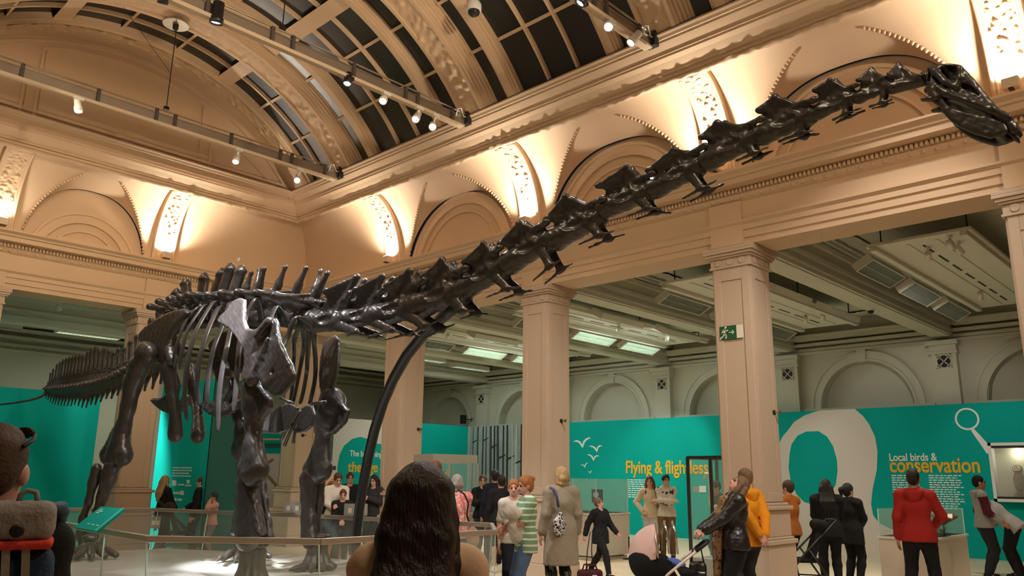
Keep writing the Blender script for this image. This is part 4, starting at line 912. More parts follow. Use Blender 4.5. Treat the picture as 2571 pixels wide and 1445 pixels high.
def forefoot(x, y, zt, rot):
    for k in range(5):
        an = rot+(-2+k)*.62; d = np.array([math.sin(an), -math.cos(an), 0]); sd = SDF(.02)
        top = np.array([x, y, zt])+d*.085; mid = np.array([x, y, (zt+ZP)/2+.04])+d*.095; lo = np.array([x, y, ZP+.075])+d*.135
        sd.chain([top, mid, lo], [.06, .042, .062]); bone(sd, 'hand_bone', .011, (.002, 60))
        sd = SDF(.015); f = np.array([x, y, ZP+.045])+d*(.30 if k == 0 else .22); sd.rc(lo+d*.05-np.array([0, 0, .02]), f, .052, .038)
        if k in (0, 1): sd.chain([f, f+d*.10-np.array([0, 0, .008])], [.036, .015])
        bone(sd, 'toe_bone', .010, (.002, 60))
    sd = SDF(.02)
    for k in range(4):
        an = rot+(-1.5+k)*.8; sd.ell((x+.085*math.sin(an), y-.085*math.cos(an), zt+.075), (.075, .065, .045))
    bone(sd, 'wrist_bones', .012, (.003, 60))
forefoot(4.34, 7.72, .78, -.2); forefoot(5.72, 8.66, .74, -.15)
# ---- hip girdle
HR, HL = 4.48, 5.52
il = [(352, 848), (356, 835), (372, 818), (395, 802), (420, 788), (445, 778), (470, 774), (478, 784), (468, 800), (452, 815), (440, 832), (432, 850), (430, 880), (436, 905), (420, 918), (404, 912), (398, 890), (388, 876), (372, 872), (360, 868)]
for X, s in ((HR, -1), (HL, 1)):
    pl = YZ(il, HR); sd = SDF(.03); sd.plate(pl, X, .05, rnd=.04, tilt=(0, s*.02, 11.5, 3.4)); sd.rc((X+s*.02, *pl[12]), (X+s*.02, *pl[13]), .07, .075); bone(sd, 'ilium', .015)
    pb = YZ([(404, 915), (436, 912), (440, 960), (446, 1010), (448, 1050), (444, 1078)], HR); sd = SDF(.03); sd.chain([W3(q[:2], q[2]) for q in ([(424, 925, 4.48), (430, 975, 4.55), (440, 1030, 4.66), (441, 1086, 4.72)] if s < 0 else [(478, 930, 5.5), (486, 985, 5.4), (496, 1040, 5.3), (497, 1090, 5.25)])], [.12, .10, .09, .13], flat=((1, 0, 0), 1.4)); bone(sd, 'pubis', .015)
    isp = YZ([(400, 925), (420, 930), (424, 965), (412, 995), (420, 1010), (434, 985), (444, 990), (440, 1015), (416, 1035), (396, 1040), (372, 1028), (356, 1012), (350, 1002), (358, 996), (372, 998), (390, 988), (402, 965)], HR); sd = SDF(.025); sd.plate(isp, X-s*.12, .04, rnd=.035, tilt=(0, s*.16, 12, 2.8)); bone(sd, 'ischium', .014)
limb([(372, 888), (352, 915), (334, 960), (322, 1020), (310, 1070), (298, 1120), (290, 1148)], [.15, .165, .15, .115, .115, .145, .175], 4.34, 'thigh_bone', .015, extra=lambda s: (s.rc(W3((365, 880), 4.34), W3((398, 892), 4.55), .13, .12), s.chain([W3((298, 1085), 4.34), W3((272, 1140), 4.34), W3((270, 1150), 4.34)], [.10, .10, .085]), s.chain([W3((306, 1085), 4.34), W3((312, 1140), 4.34), W3((312, 1152), 4.34)], [.10, .10, .085]), s.rc(W3((305, 1090), 4.18), W3((292, 1158), 4.14), .02, .04, op='s')))
limb([(281, 1172), (272, 1200), (258, 1245), (246, 1285), (234, 1330), (226, 1352)], [.125, .12, .085, .075, .085, .10], 4.30, 'shin_bone')
limb([(242, 1178), (234, 1210), (222, 1260), (208, 1300), (200, 1345)], [.085, .075, .055, .055, .075], 4.18, 'shin_bone')
limb([(548, 905), (566, 945), (584, 990), (600, 1040), (612, 1085), (620, 1122)], [.15, .15, .125, .11, .125, .17], 5.66, 'thigh_bone', .015, extra=lambda s: (s.chain([W3((610, 1070), 5.66), W3((600, 1128), 5.66), W3((600, 1138), 5.66)], [.10, .10, .09]), s.chain([W3((614, 1070), 5.66), W3((640, 1115), 5.66), W3((642, 1122), 5.66)], [.10, .10, .08])))
limb([(612, 1165), (610, 1210), (606, 1270), (604, 1330), (602, 1362)], [.13, .10, .08, .085, .11], 5.62, 'shin_bone')
limb([(632, 1170), (630, 1230), (624, 1290), (620, 1358)], [.08, .06, .055, .08], 5.76, 'shin_bone')
def hindfoot(c, rot):
    c = np.array(c, float)
    sd = SDF(.03); sd.ell(c+np.array([0, 0, .06]), (.13, .11, .07)); sd.ell(c+np.array([.06, -.05, .0]), (.09, .09, .06)); bone(sd, 'ankle_bones', .013)
    for k in range(5):
        an = rot+(-2+k)*.42; d = np.array([math.sin(an), -math.cos(an), 0]); m = c+d*.10-np.array([0, 0, .03]); e = c+d*.27; e[2] = ZP+.10
        sd = SDF(.02); sd.chain([m, lerp(m, e, .5), e], [.055, .042, .052]); bone(sd, 'foot_bone', .011, (.002, 60))
        f = e+d*.13; f[2] = ZP+.055; sd = SDF(.015); sd.rc(e, f, .05, .04)
        if k < 3: g = f+d*.16; g[2] = ZP+.03; sd.chain([f, lerp(f, g, .5)+np.array([0, 0, .025]), g], [.042, .034, .012], flat=((math.cos(an), math.sin(an), 0), 1.5))
        bone(sd, 'toe_bone', .010, (.002, 60))
hindfoot(W3((228, 1362), 4.24)+np.array([0, -.02, 0]), -.3); hindfoot(W3((606, 1374), 5.66)+np.array([0, 0, .0]), -.2)
# ---- skull
def s5(pts): return [(2100+a/5.452, 120+c/5.452) for a, c in pts]
up = s5([(1250, 600), (1222, 420), (1240, 260), (1275, 232), (1315, 262), (1370, 243), (1430, 212), (1560, 200), (1680, 212), (1745, 270), (1900, 440), (2060, 645), (2190, 785), (2340, 905), (2440, 990), (2472, 1080), (2405, 1155), (2350, 1130), (2290, 1040), (2120, 935), (1900, 850), (1700, 770), (1500, 700), (1340, 660)])
XS = 4.90
yz = YZ(up, XS); ys = [q[0] for q in yz]
sd = SDF(.012); sd.plate(yz, DX, .115, rnd=.035, taper=(min(ys), .075, max(ys), .13))
def pt(a, c, X=XS): return W3((2100+a/5.452, 120+c/5.452), X)
def pit(poly, x0, t): sd.plate(YZ(s5(poly), XS), x0, t, op='s', k=.010, rnd=.008)
pit([(1440, 290), (1500, 250), (1640, 245), (1695, 300), (1690, 390), (1640, 440), (1520, 440), (1450, 370)], DX, .3)
for sx in (-1, 1):
    X = DX+sx*.125
    pit([(1700, 470), (1800, 500), (1900, 570), (1965, 640), (1900, 650), (1800, 600), (1720, 540)], X, .055)
    pit([(1945, 735), (2010, 725), (2060, 765), (2020, 790), (1960, 765)], X-sx*.03, .055)
    pit([(1300, 340), (1380, 330), (1600, 560), (1560, 610), (1450, 560), (1330, 430)], X, .05)
    pit([(1270, 300), (1310, 330), (1290, 470), (1260, 470)], X, .04)
sd.plate(YZ(s5([(1420, 640), (1560, 690), (1900, 850), (2280, 1020), (2280, 1040), (1900, 880), (1500, 720)]), XS), DX, .06, op='s', k=.01)
for sx in (-1, 1):
    def q(a, c, off=.10): v = pt(a, c); v[0] = DX+sx*off; return v
    sd.chain([q(1290, 250, .07), q(1345, 330, .11), q(1500, 480, .115), q(1640, 560, .11)], [.02, .018, .02, .018]); sd.chain([q(1400, 560, .115), q(1520, 640, .115), q(1800, 730, .10), q(2100, 830, .085), q(2330, 930, .07)], [.02, .022, .022, .022, .02])
    sd.chain([q(1690, 280, .10), q(1690, 420, .105), q(1640, 540, .11)], [.018, .016, .018]); sd.rc(q(1260, 560, .08), q(1290, 620, .09), .03, .02)
    sd.chain([q(1330, 600, .10), q(1380, 680, .11)], [.028, .024])
sd.ell(pt(1215, 400, DX), (.05, .03, .035))
skull = bone(sd, 'skull', .0062, (.0022, 70))
jaw = s5([(1140, 700), (1185, 690), (1290, 652), (1420, 645), (1490, 690), (1545, 790), (1700, 850), (1900, 890), (2100, 930), (2290, 1010), (2338, 1110), (2320, 1150), (2080, 1226), (2035, 1212), (1850, 1160), (1700, 1090), (1560, 1000), (1450, 880), (1430, 815), (1300, 735), (1165, 734)])
sd = SDF(.012); jy = YZ(jaw, XS); y0 = min(q[0] for q in jy); y1 = max(q[0] for q in jy)
for sx in (-1, 1): sd.plate(jy, DX+sx*.085, .020, rnd=.018, tilt=(sx*.075, 0, (y0+y1)/2, 0))
sd.rc(np.array([DX-.06, *YZ(s5([(2200, 1130)]), XS)[0]]), np.array([DX+.06, *YZ(s5([(2200, 1130)]), XS)[0]]), .03, .03)
jo = sd; jo.rough = (.0022, 70); jo = jo.mesh('lower_jaw', .0062, M_BONE, skull); jo.data.transform(DM)
b = MB()
for k in range(9):
    for sx in (-1, 1):
        t = k/8; a = lerp(pt(2415, 1120), pt(2250, 1010), t); a[0] = DX+sx*(.012+.065*t); b.tube([a, a+np.array([0, -.004, -.045])], [.008, .004], 6)
for k in range(8):
    for sx in (-1, 1):
        t = k/7; a = lerp(pt(2325, 1120), pt(2240, 1030), t); a[0] = DX+sx*(.012+.06*t); b.tube([a, a+np.array([0, 0, .03])], [.007, .003], 6)
tm = b.build('teeth', M_BONE, skull, True); tm.data.transform(DM); tm['kind'] = 'stuff'
# ---- plinth and props
t = thing('plinth', 'low pale grey plinth under the dinosaur skeleton', 'plinth', (5, 9, 0))
poly = [(3.36, 12.6), (3.36, 7.55), (4.25, 6.5), (6.35, 6.42), (7.1, 7.25), (6.85, 9.0), (6.45, 10.6), (6.1, 11.6), (5.6, 12.6)]
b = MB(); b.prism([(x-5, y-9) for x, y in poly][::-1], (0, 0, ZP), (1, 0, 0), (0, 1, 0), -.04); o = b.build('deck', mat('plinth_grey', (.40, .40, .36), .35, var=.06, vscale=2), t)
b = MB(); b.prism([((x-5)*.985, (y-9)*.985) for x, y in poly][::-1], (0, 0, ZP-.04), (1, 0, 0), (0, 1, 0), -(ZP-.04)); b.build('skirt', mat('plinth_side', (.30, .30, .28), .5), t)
M_PROP = mat('prop_metal', (.022, .019, .016), .42, .2)
cpts = [(892, 1418), (893, 1380), (896, 1330), (903, 1270), (913, 1210), (924, 1150), (940, 1080), (962, 1010), (988, 950), (1022, 890), (1062, 840), (1100, 805), (1130, 780), (1146, 768)]
yb, yt = 8.93, 5.55
pp = []
for i, q in enumerate(cpts):
    u = i/(len(cpts)-1); v = EYEV+unproj(*q)*1.0; X = 6.5+(5.0-6.5)*(u**1.15); pp.append(onx(q[0], q[1], X))
pp[0].z = ZP
t = thing('neck_prop', 'dark curved steel prop holding up the skeleton neck', 'prop', pp[0]); b = MB(); b.tube([p-pp[0] for p in pp], [.062]*len(pp), 14); b.build('tube', M_PROP, t, True)
b = MB(); b.lathe([(.11, 0), (.11, .02), (.07, .03)], (0, 0, 0), 20); b.build('foot_plate', M_PROP, t)
for q0, q1, X, lab in (((606, 1352), (605, 1432), 5.62, 'short black steel post under the far hind foot'), ((208, 1330), (206, 1420), 4.2, 'short black steel post under the near hind foot')):
    a = onx(*q0, X); t = thing('foot_post', lab, 'prop', (a.x, a.y, ZP), 0, 'posts under the hind feet'); b = MB(); b.tube([(0, 0, .012), (0, 0, a.z-ZP)], .035, 10); b.build('post', M_PROP, t, True); b = MB(); b.lathe([(.07, 0), (.07, .012)], (0, 0, 0), 14); b.build('plate', M_PROP, t)
# ================================================================== EXHIBITION
M_TEAL = mat('teal_board', (.0008, .36, .315), .75, spec=.12, var=.04, vscale=2); M_TEAL2 = mat('teal_board_bright', (.001, .46, .41), .7, spec=.12); M_PALE = mat('pale_board', (.66, .60, .55), .55); M_YEL = mat('yellow_lettering', (.80, .42, .02), .5); M_LET = mat('white_lettering', (.80, .80, .78), .5)
M_CASEW = mat('case_white', (.62, .56, .48), .5)
def glassmat(name, a=.10, col=(.75, .85, .80)):
    m = mat(name, col, .06, spec=.8, alpha=a); return m
M_GLASS = glassmat('clear_glass', .10); M_GLASS2 = glassmat('case_glass', .13, (.55, .75, .68))
class Board:
    """an upright board; a = world point of its lower left corner as seen, u = unit direction to the right as seen, n = toward the viewer"""
    def __init__(s, name, label, a, u, w_, h_, t=.12, mat_=None, base='panel'):
        s.o = Vector(a); s.u = Vector(u).normalized(); s.v = Vector((0, 0, 1)); s.n = s.u.cross(s.v); s.w = w_; s.h = h_
        s.t = thing(name, label, 'exhibition screen' if name == 'exhibition_screen' else 'display', s.o)
        b = MB(); b.prism([(0, 0), (w_, 0), (w_, h_), (0, h_)], -s.n*t, s.u, s.v, t); b.build(base, mat_ or M_TEAL, s.t); s.k = .004
    def uv(s, px, py):
        d = unproj(px, py); t = (s.o-EYEV).dot(s.n)/d.dot(s.n); p = EYEV+d*t-s.o; return (p.dot(s.u), p.dot(s.v))
    def shape(s, name, poly, m, px=True, off=None):
        P = [s.uv(*q) for q in poly] if px else poly
        P = [(min(max(a, 0), s.w), min(max(c, 0), s.h)) for a, c in P]
        A = sum(P[i-1][0]*P[i][1]-P[i][0]*P[i-1][1] for i in range(len(P)));
        if A < 0: P = P[::-1]
        s.k += .0015; b = MB(); b.prism(P, s.n*.0005, s.u, s.v, off or s.k); return b.build(name, m, s.t)
    def text(s, name, txt, px0, px1, ytop, ybase, m, bold=.0):
        a, c = s.uv(px0, ybase), s.uv(px1, ybase); tp = s.uv(px0, ytop)
        cu = bpy.data.curves.new(name, 'FONT'); cu.body = txt; cu.size = 1; cu.offset = bold; cu.extrude = .006; cu.materials.append(m)
        f = put(bpy.data.objects.new(name, cu)); dg = bpy.context.evaluated_depsgraph_get(); me = bpy.data.meshes.new_from_object(f.evaluated_get(dg)); bpy.data.objects.remove(f); me.materials.clear(); me.materials.append(m)
        o = put(bpy.data.objects.new(name, me), s.t); L = max(v.co.x for v in me.vertices)
        sx = (c[0]-a[0])/L; sy = (tp[1]-a[1])/.72
        R_ = Matrix((s.u, s.v, s.n)).transposed().to_4x4(); R_.translation = s.u*a[0]+s.v*a[1]+s.n*.008
        o.matrix_basis = R_@Matrix.Diagonal((sx, sy, 1, 1)); return o
    def lines(s, name, px0, px1, py0, py1, n, m, seed=1, th=.45):
        rd = random.Random(seed); a, c = s.uv(px0, py0), s.uv(px1, py1); b = MB(); dz = (a[1]-c[1])/n
        for i in range(n):
            z = a[1]-dz*(i+.5); x = a[0]; end = a[0]+(c[0]-a[0])*rd.uniform(.75, 1)
            while x < end:
                l = rd.uniform(.5, 1.6)*dz*1.6; b.prism([(x, z-dz*th/2), (min(end, x+l), z-dz*th/2), (min(end, x+l), z+dz*th/2), (x, z+dz*th/2)], s.n*.0005, s.u, s.v, .004); x += l+dz*.45
        return b.build(name, m, s.t)
def off2(pts, ox, oy, sc): return [(ox+a/sc, oy+c/sc) for a, c in pts]
XSn = 19.45
# flying & flightless
F = Board('exhibition_screen', 'teal screen with white bird silhouettes and yellow Flying & flightless heading', (XSn, 16.2, 0), (0, -1, 0), 6.9, 3.22)
F.text('heading', 'Flying & flightless', 1571, 1779, 1155, 1187, M_YEL, .018)
F.lines('text_block', 1574, 1640, 1201, 1251, 9, M_LET, 3)
def birdpx(cx, cy, s, fl=1, rot=0):
    up_ = [(-1, -.05), (-.8, -.22), (-.5, -.25), (-.2, -.10), (-.02, .25), (.12, -.15), (.38, -.42), (.7, -.55), (1, -.48), (.72, -.40), (.45, -.22), (.25, .05), (.05, .62), (-.12, .40), (-.32, .05), (-.6, -.06), (-.8, -.10)]
    return [(cx+fl*s*(x*math.cos(rot)-y*math.sin(rot)), cy+s*(x*math.sin(rot)+y*math.cos(rot))) for x, y in up_]
for cx, cy, s, fl, rt in ((1462, 1110, 23, 1, 0), (1497, 1124, 17, -1, .25), (1490, 1147, 15.5, -1, .1), (1468, 1167, 10, 1, -.1), (1482, 1184, 6.5, 1, -.1)): F.shape('bird_silhouette', birdpx(cx, cy, s, fl, rt), M_LET)
for a in ((1741, 1220, 1755, 1235, .3), (1756, 1219, 1773, 1235, .8)): F.shape('caption_card', [(a[0], a[3]), (a[2], a[3]), (a[2], a[1]), (a[0], a[1])], mat('card%d' % int(a[4]*10), (a[4]*.9, a[4]*.95, a[4]*.9), .5))
# local birds
L = Board('exhibition_screen', 'teal screen with white swirl, magnifying glass and Local birds & conservation heading', (XSn, 9.3, 0), (0, -1, 0), 8.2, 3.22)
c7 = lambda p: off2(p, 1960, 1000, 3.2475)
L.shape('swirl', c7([(-40, 420), (20, 305), (60, 260), (110, 190), (200, 135), (310, 98), (330, 84), (605, 84), (670, 140), (720, 205), (770, 310), (790, 430), (785, 580), (750, 740), (738, 860), (755, 950), (800, 1010), (870, 1050), (960, 1085), (1100, 1120), (1400, 1150), (1400, 1400), (-40, 1400)]), M_PALE)
L.shape('oval', c7([(65, 560), (75, 440), (90, 370), (140, 300), (210, 268), (310, 265), (380, 310), (430, 390), (460, 500), (465, 590), (450, 700), (400, 790), (330, 845), (250, 862), (190, 840), (130, 780), (85, 680)]), M_TEAL)
c = L.uv(2428, 1051); r = abs(L.uv(2459, 1051)[0]-c[0]); b = MB(); n = 40; ring_ = []
for i in range(n):
    a0, a1 = 2*PI*i/n, 2*PI*(i+1)/n; b.prism([(c[0]+r*math.cos(a0), c[1]+r*math.sin(a0)), (c[0]+r*math.cos(a1), c[1]+r*math.sin(a1)), (c[0]+.84*r*math.cos(a1), c[1]+.84*r*math.sin(a1)), (c[0]+.84*r*math.cos(a0), c[1]+.84*r*math.sin(a0))][::1], L.n*.0005, L.u, L.v, .005)
h0 = L.uv(2440, 1078); hp = [L.uv(*q) for q in ((2438, 1080), (2445, 1075), (2493, 1127), (2488, 1136), (2478, 1138))]
b.prism(hp[::-1], L.n*.0005, L.u, L.v, .005); b.build('magnifying_glass', M_LET, L.t)
L.text('heading', 'Local birds &', 2233, 2354, 1137, 1156, M_LET, .016); L.text('heading', 'conservation', 2235, 2462, 1147, 1184, M_YEL, .02)
L.lines('text_block', 2238, 2323, 1190, 1280, 15, M_LET, 5); L.lines('text_block', 2331, 2428, 1190, 1280, 15, M_LET, 6)
# owl window
a = onx(2503, 1258, XSn-.02); w0, w1 = L.uv(2505, 1258), L.uv(2505, 1112)
ow = thing('owl_case', 'white framed wall case with a stuffed owl at the right edge', 'display case', (XSn-.14, onx(2505, 1258, XSn).y, 0))
Wd, zb, zt = 1.05, w0[1], w1[1]
b = MB()
for cy, cz, dy, dz in ((-.03, (zb+zt)/2, .06, zt-zb), (-Wd+.03, (zb+zt)/2, .06, zt-zb), (-Wd/2, zt-.03, Wd, .06), (-Wd/2, zb+.03, Wd, .06)): b.box((0, cy, cz), (.26, dy, dz))
b.build('frame', mat('case_frame_white', (.75, .74, .72), .4), ow)
b = MB(); b.box((.12, -Wd/2, (zb+zt)/2), (.01, Wd-.1, zt-zb-.1)); b.build('backing', mat('case_back', (.50, .48, .36), .6), ow)
for zz in (zt-.085, zb+.08): b = MB(); b.box((-.02, -Wd/2, zz), (.2, Wd-.12, .045)); b.build('black_bar', M_BLACK, ow)
b = MB(); b.box((-.10, -Wd/2, (zb+zt)/2), (.006, Wd-.12, zt-zb-.12)); b.build('glass', M_GLASS, ow)
light('POINT', 'case_light', (.0, -.5, zt-.2), 4, (1, .95, .75), .05, parent=ow)
oy = onx(2562, 1200, XSn).y
og = thing('stuffed_owl', 'brown and white stuffed owl perched inside the wall case', 'stuffed bird', (XSn-.14, oy, zb+.2))
sd = SDF(.03); sd.ell((0, 0, .22), (.09, .10, .20)).ell((-.01, 0, .46), (.09, .095, .09)).rc((.0, 0, .15), (.05, .0, -.02), .06, .03); sd.mesh('body', .011, mat('owl_brown', (.22, .15, .08), .8, var=.6, vscale=28), og)
sd = SDF(.01); sd.ell((-.075, .03, .46), (.03, .04, .045)).ell((-.075, -.03, .46), (.03, .04, .045)).rc((-.09, 0, .45), (-.11, 0, .42), .014, .005); sd.mesh('face', .006, mat('owl_face', (.75, .70, .6), .7), og)
for s in (-1, 1): b = MB(); b.ball((-.105, s*.032, .47), .012); b.build('eye', M_BLACK, og, True)
b = MB(); b.lathe([(.12, -.08), (.11, 0), (.05, .02)], (0, 0, -.02), 14); b.build('perch', mat('perch_wood', (.20, .15, .10), .8, var=.3), og)
# forest mural and the teal return beside it
Mu = Board('exhibition_screen', 'grey forest mural screen with dark bare tree trunks', (19.1, 20.2, 0), (0, -1, 0), 2.6, 3.22, mat_=mat('forest_mist', (.30, .34, .34), .6, var=.35, vscale=3))
rd = random.Random(4)
for i in range(13):
    x = .08+i*.2+rd.uniform(-.05, .05); wd = rd.uniform(.03, .11); g = rd.choice((.02, .03, .05, .5)); lean = rd.uniform(-.05, .05)
    Mu.shape('tree_trunk', [(x, 0), (x+wd, 0), (x+wd*.8+lean, 3.2), (x+lean, 3.2)], mat('trunk%d' % int(g*100), (g, g*1.05, g), .7), False)
    if i % 2: zq = rd.uniform(1.8, 2.9); Mu.shape('tree_branch', [(x+wd*.5, zq), (x+wd+.25, zq+.12), (x+wd+.26, zq+.14), (x+wd*.5, zq+.05)], mat('trunk2', (.02, .02, .02), .7), False)
Board('exhibition_screen', 'plain dark teal screen left of the forest mural', (16.9, 20.2, 0), (1, 0, 0), 2.2, 3.22)
# the beginning of the age of ...
Bg = Board('exhibition_screen', 'white screen with teal blob and The beginning heading behind the prop', (13.72, 20.45, 0), (1, 0, 0), 2.6, 3.22, mat_=M_PALE)
c3 = lambda p: off2(p, 760, 960, 2.979)
Bg.shape('blob', c3([(258, 640), (275, 540), (310, 470), (370, 420), (430, 405), (490, 420), (540, 452), (600, 462), (680, 440), (760, 460), (760, 1180), (300, 1180), (285, 1000), (275, 780)]), M_TEAL)
Bg.text('heading', 'The beginning', 877, 959, 1129, 1144, M_LET, .012); Bg.text('heading', 'the age of', 873, 976, 1157, 1183, M_YEL, .022); Bg.lines('text_block', 882, 950, 1200, 1290, 13, M_LET, 8)
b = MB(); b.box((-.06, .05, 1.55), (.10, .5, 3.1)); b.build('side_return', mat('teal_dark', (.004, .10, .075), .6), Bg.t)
# left teal wall and bright panel, bone poster
Lf = Board('exhibition_screen', 'long plain teal wall at the left edge behind the tail', (-3.5, 18.8, 0), (1, 0, 0), 10.1, 3.22)
Lf.lines('text_block', 283, 297, 1195, 1236, 8, M_LET, 9)
Br = Board('exhibition_screen', 'bright turquoise screen with white text and logos beside the far left pier', (7.55, 20.6, 0), (0, -1, 0), 1, 3.4, mat_=M_TEAL2)
bpy.data.objects.remove(Br.t.children[0]); yb0 = onx(396, 1100, 7.55).y; yb1 = onx(528, 1100, 7.55).y
Br.o = Vector((7.55, max(yb0, yb1), 0)); Br.t.location = Br.o; Br.w = abs(yb0-yb1); Br.h = onx(460, 962, 7.55).z
b = MB(); b.prism([(0, 0), (Br.w, 0), (Br.w, Br.h), (0, Br.h)], -Br.n*.12, Br.u, Br.v, .12); b.build('panel', M_TEAL2, Br.t)
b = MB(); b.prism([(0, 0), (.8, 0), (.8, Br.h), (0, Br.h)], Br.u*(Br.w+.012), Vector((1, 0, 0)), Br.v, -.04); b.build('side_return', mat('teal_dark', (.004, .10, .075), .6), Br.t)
Br.lines('text_block', 435, 486, 1170, 1198, 4, M_LET, 12)
for q in ((433, 1205, 443, 1219), (447, 1214, 462, 1218), (470, 1204, 476, 1213), (466, 1216, 480, 1220), (437, 1234, 450, 1240), (453, 1231, 461, 1242), (437, 1250, 443, 1257), (447, 1251, 456, 1256)): Br.shape('logo', [(q[0], q[3]), (q[2], q[3]), (q[2], q[1]), (q[0], q[1])], M_LET)
pz = 23.2; pa, pb = ony(652, 1100, pz), ony(706, 1100, pz)
Po = Board('exhibition_screen', 'pinkish poster screen with brown bones and teal band, behind the near foreleg', (pa.x, pz, 0), (1, 0, 0), pb.x-pa.x, ony(680, 1088, pz).z, mat_=mat('poster_pink', (.62, .52, .50), .6, var=.08))
Po.shape('band', [(650, 1138), (708, 1138), (708, 1086), (650, 1086)], M_TEAL); Po.shape('band_line', [(650, 1104), (708, 1104), (708, 1100), (650, 1100)], M_YEL); Po.shape('dark_band', [(650, 1124), (708, 1124), (708, 1112), (650, 1112)], mat('teal_dark', (.004, .10, .075), .6))  # last strip is a darker teal across the band
def stroke(bd, name, pts, wd, m):
    P = [Vector(bd.uv(*q)) for q in pts]; Lp, Rp = [], []
    for i, p in enumerate(P):
        d = (P[min(i+1, len(P)-1)]-P[max(i-1, 0)]).normalized(); n_ = Vector((-d.y, d.x))*wd; Lp.append(tuple(p+n_)); Rp.append(tuple(p-n_))
    return bd.shape(name, Lp+Rp[::-1], m, False)
M_BB = mat('painted_bone', (.30, .17, .10), .6)
stroke(Po, 'painted_bone', [(664, 1168), (672, 1163), (680, 1156), (686, 1152)], .045, M_BB); stroke(Po, 'painted_bone', [(664, 1192), (674, 1196), (684, 1207), (694, 1219)], .05, M_BB)
# ---- cases
def case(label, p, dx, dy, z0, z1, glass=True, name='display_case', m=None):
    t = thing(name, label, 'display case', (p[0], p[1], 0)); b = MB(); b.box((0, 0, z0/2+.04), (dx-.02, dy-.02, z0-.08)); b.box((0, 0, .03), (dx-.10, dy-.10, .06)); b.build('plinth', m or M_CASEW, t, bevel=.008)
    b = MB(); b.box((0, 0, z0-.015), (dx+.02, dy+.02, .03)); b.build('deck', mat('case_top', (.70, .68, .64), .4), t)
    if glass:
        for sx, sy, w_, d_ in ((-1, 0, .008, dy-.06), (1, 0, .008, dy-.06), (0, -1, dx-.06, .008), (0, 1, dx-.06, .008)):
            b = MB(); b.box((sx*(dx/2-.03), sy*(dy/2-.03), (z0+z1)/2), (w_, d_, z1-z0)); b.build('glass_pane', M_GLASS2, t)
        b = MB(); b.box((0, 0, z1), (dx-.05, dy-.05, .010)); b.build('glass_lid', M_GLASS2, t)
        for sx in (-1, 1):
            for sy in (-1, 1): b = MB(); b.box((sx*(dx/2-.03), sy*(dy/2-.03), (z0+z1)/2), (.014, .014, z1-z0)); b.build('glass_edge', mat('glass_edge', (.55, .75, .70), .2, spec=.8), t)
    return t
k1 = onz(2340, 1352, .80); K1 = (k1.x+.85, k1.y+.36)
case('long white case with a flying bird of prey, before the man in red', K1, 1.7, .72, .80, 1.17)
kt = thing('stuffed_kite', 'stuffed bird of prey with spread brown and white wings in the long case', 'stuffed bird', tuple(ondepth(2368, 1306, 11.35))); kt.rotation_euler = (0, 0, -1.0)
M_KB = mat('kite_brown', (.16, .07, .035), .8, var=.5, vscale=20); M_KW = mat('kite_white', (.70, .66, .58), .8)
sd = SDF(.02); sd.chain([(-.14, 0, -.04), (0, 0, 0), (.12, 0, .04)], [.035, .055, .035]); sd.ell((.16, 0, .06), (.04, .032, .032)); sd.tri((-.12, 0, -.04), (-.30, .07, -.05), (-.30, -.07, -.05), .010); sd.mesh('body', .008, M_KB, kt)
for s in (-1, 1):
    sd = SDF(.012); sd.tri((.06, s*.03, .02), (-.06, s*.03, .01), (.06, s*.26, .10), .012).tri((-.06, s*.03, .01), (.06, s*.26, .10), (-.10, s*.24, .08), .010); sd.mesh('wing', .008, M_KB, kt)
    sd = SDF(.012); sd.tri((.05, s*.24, .10), (-.09, s*.23, .08), (-.02, s*.44, .05), .010); sd.mesh('wing_tip', .008, M_KW, kt)
b = MB(); b.tube([(0, 0, -.04), (0, 0, .80-ondepth(2368, 1306, 11.35).z)], .008, 6); b.build('stand', M_BLACK, kt)
t = thing('egg_mound', 'smooth white mound label in the long case under the bird', 'mount', (K1[0]-.45, K1[1]-.1, .815)); b = MB(); b.lathe([(.20, 0), (.19, .04), (.12, .07), (.01, .08)], (0, 0, 0), 22); b.build('mound', M_WHITE, t, True)
b = MB(); b.box((0, -.1, .0), (.46, .06, .012)); b.build('lip', M_WHITE, t)
t = thing('dried_plant', 'small brown dried plant at the right end of the long case', 'plant', (K1[0]+.45, K1[1]-.12, .80)); rd = random.Random(2); b = MB()
for i in range(16): a = rd.uniform(0, 6.3); b.tube([(0, 0, 0), (.04*math.cos(a), .04*math.sin(a), .06), (.09*math.cos(a), .09*math.sin(a), rd.uniform(.05, .12))], [.008, .006, .003], 5)
b.build('stems', mat('dried_brown', (.25, .17, .09), .9), t)
k2 = onz(1547, 1404, 0); K2 = (k2.x-.05, k2.y+.75)
case('white case with grey fossils, behind the walking boy', K2, 1.1, 1.5, .88, 1.53)
t = thing('fossil_block', 'speckled grey fossil block inside the case beside the walking boy', 'fossil', (K2[0]-.28, K2[1]+.15, .90)); sd = SDF(.05); sd.ell((0, 0, .08), (.14, .30, .09)).ell((0, .1, .14), (.10, .15, .07)).ell((.02, -.15, .12), (.09, .12, .06)); sd.rough = (.012, 30); sd.mesh('stone', .014, mat('fossil', (.45, .40, .35), .7, var=.5, vscale=25), t)
b = MB(); b.box((0, 0, .0), (.2, .4, .03)); b.build('mount', M_WHITE, t)
t = thing('picture_book', 'dark blue picture book stood up above the walking boy', 'book', (K2[0]-.1, K2[1]-.42, .90)); b = MB(); b.box((0, 0, .30), (.03, .26, .26)); b.build('cover', mat('book_blue', (.012, .02, .09), .4), t)
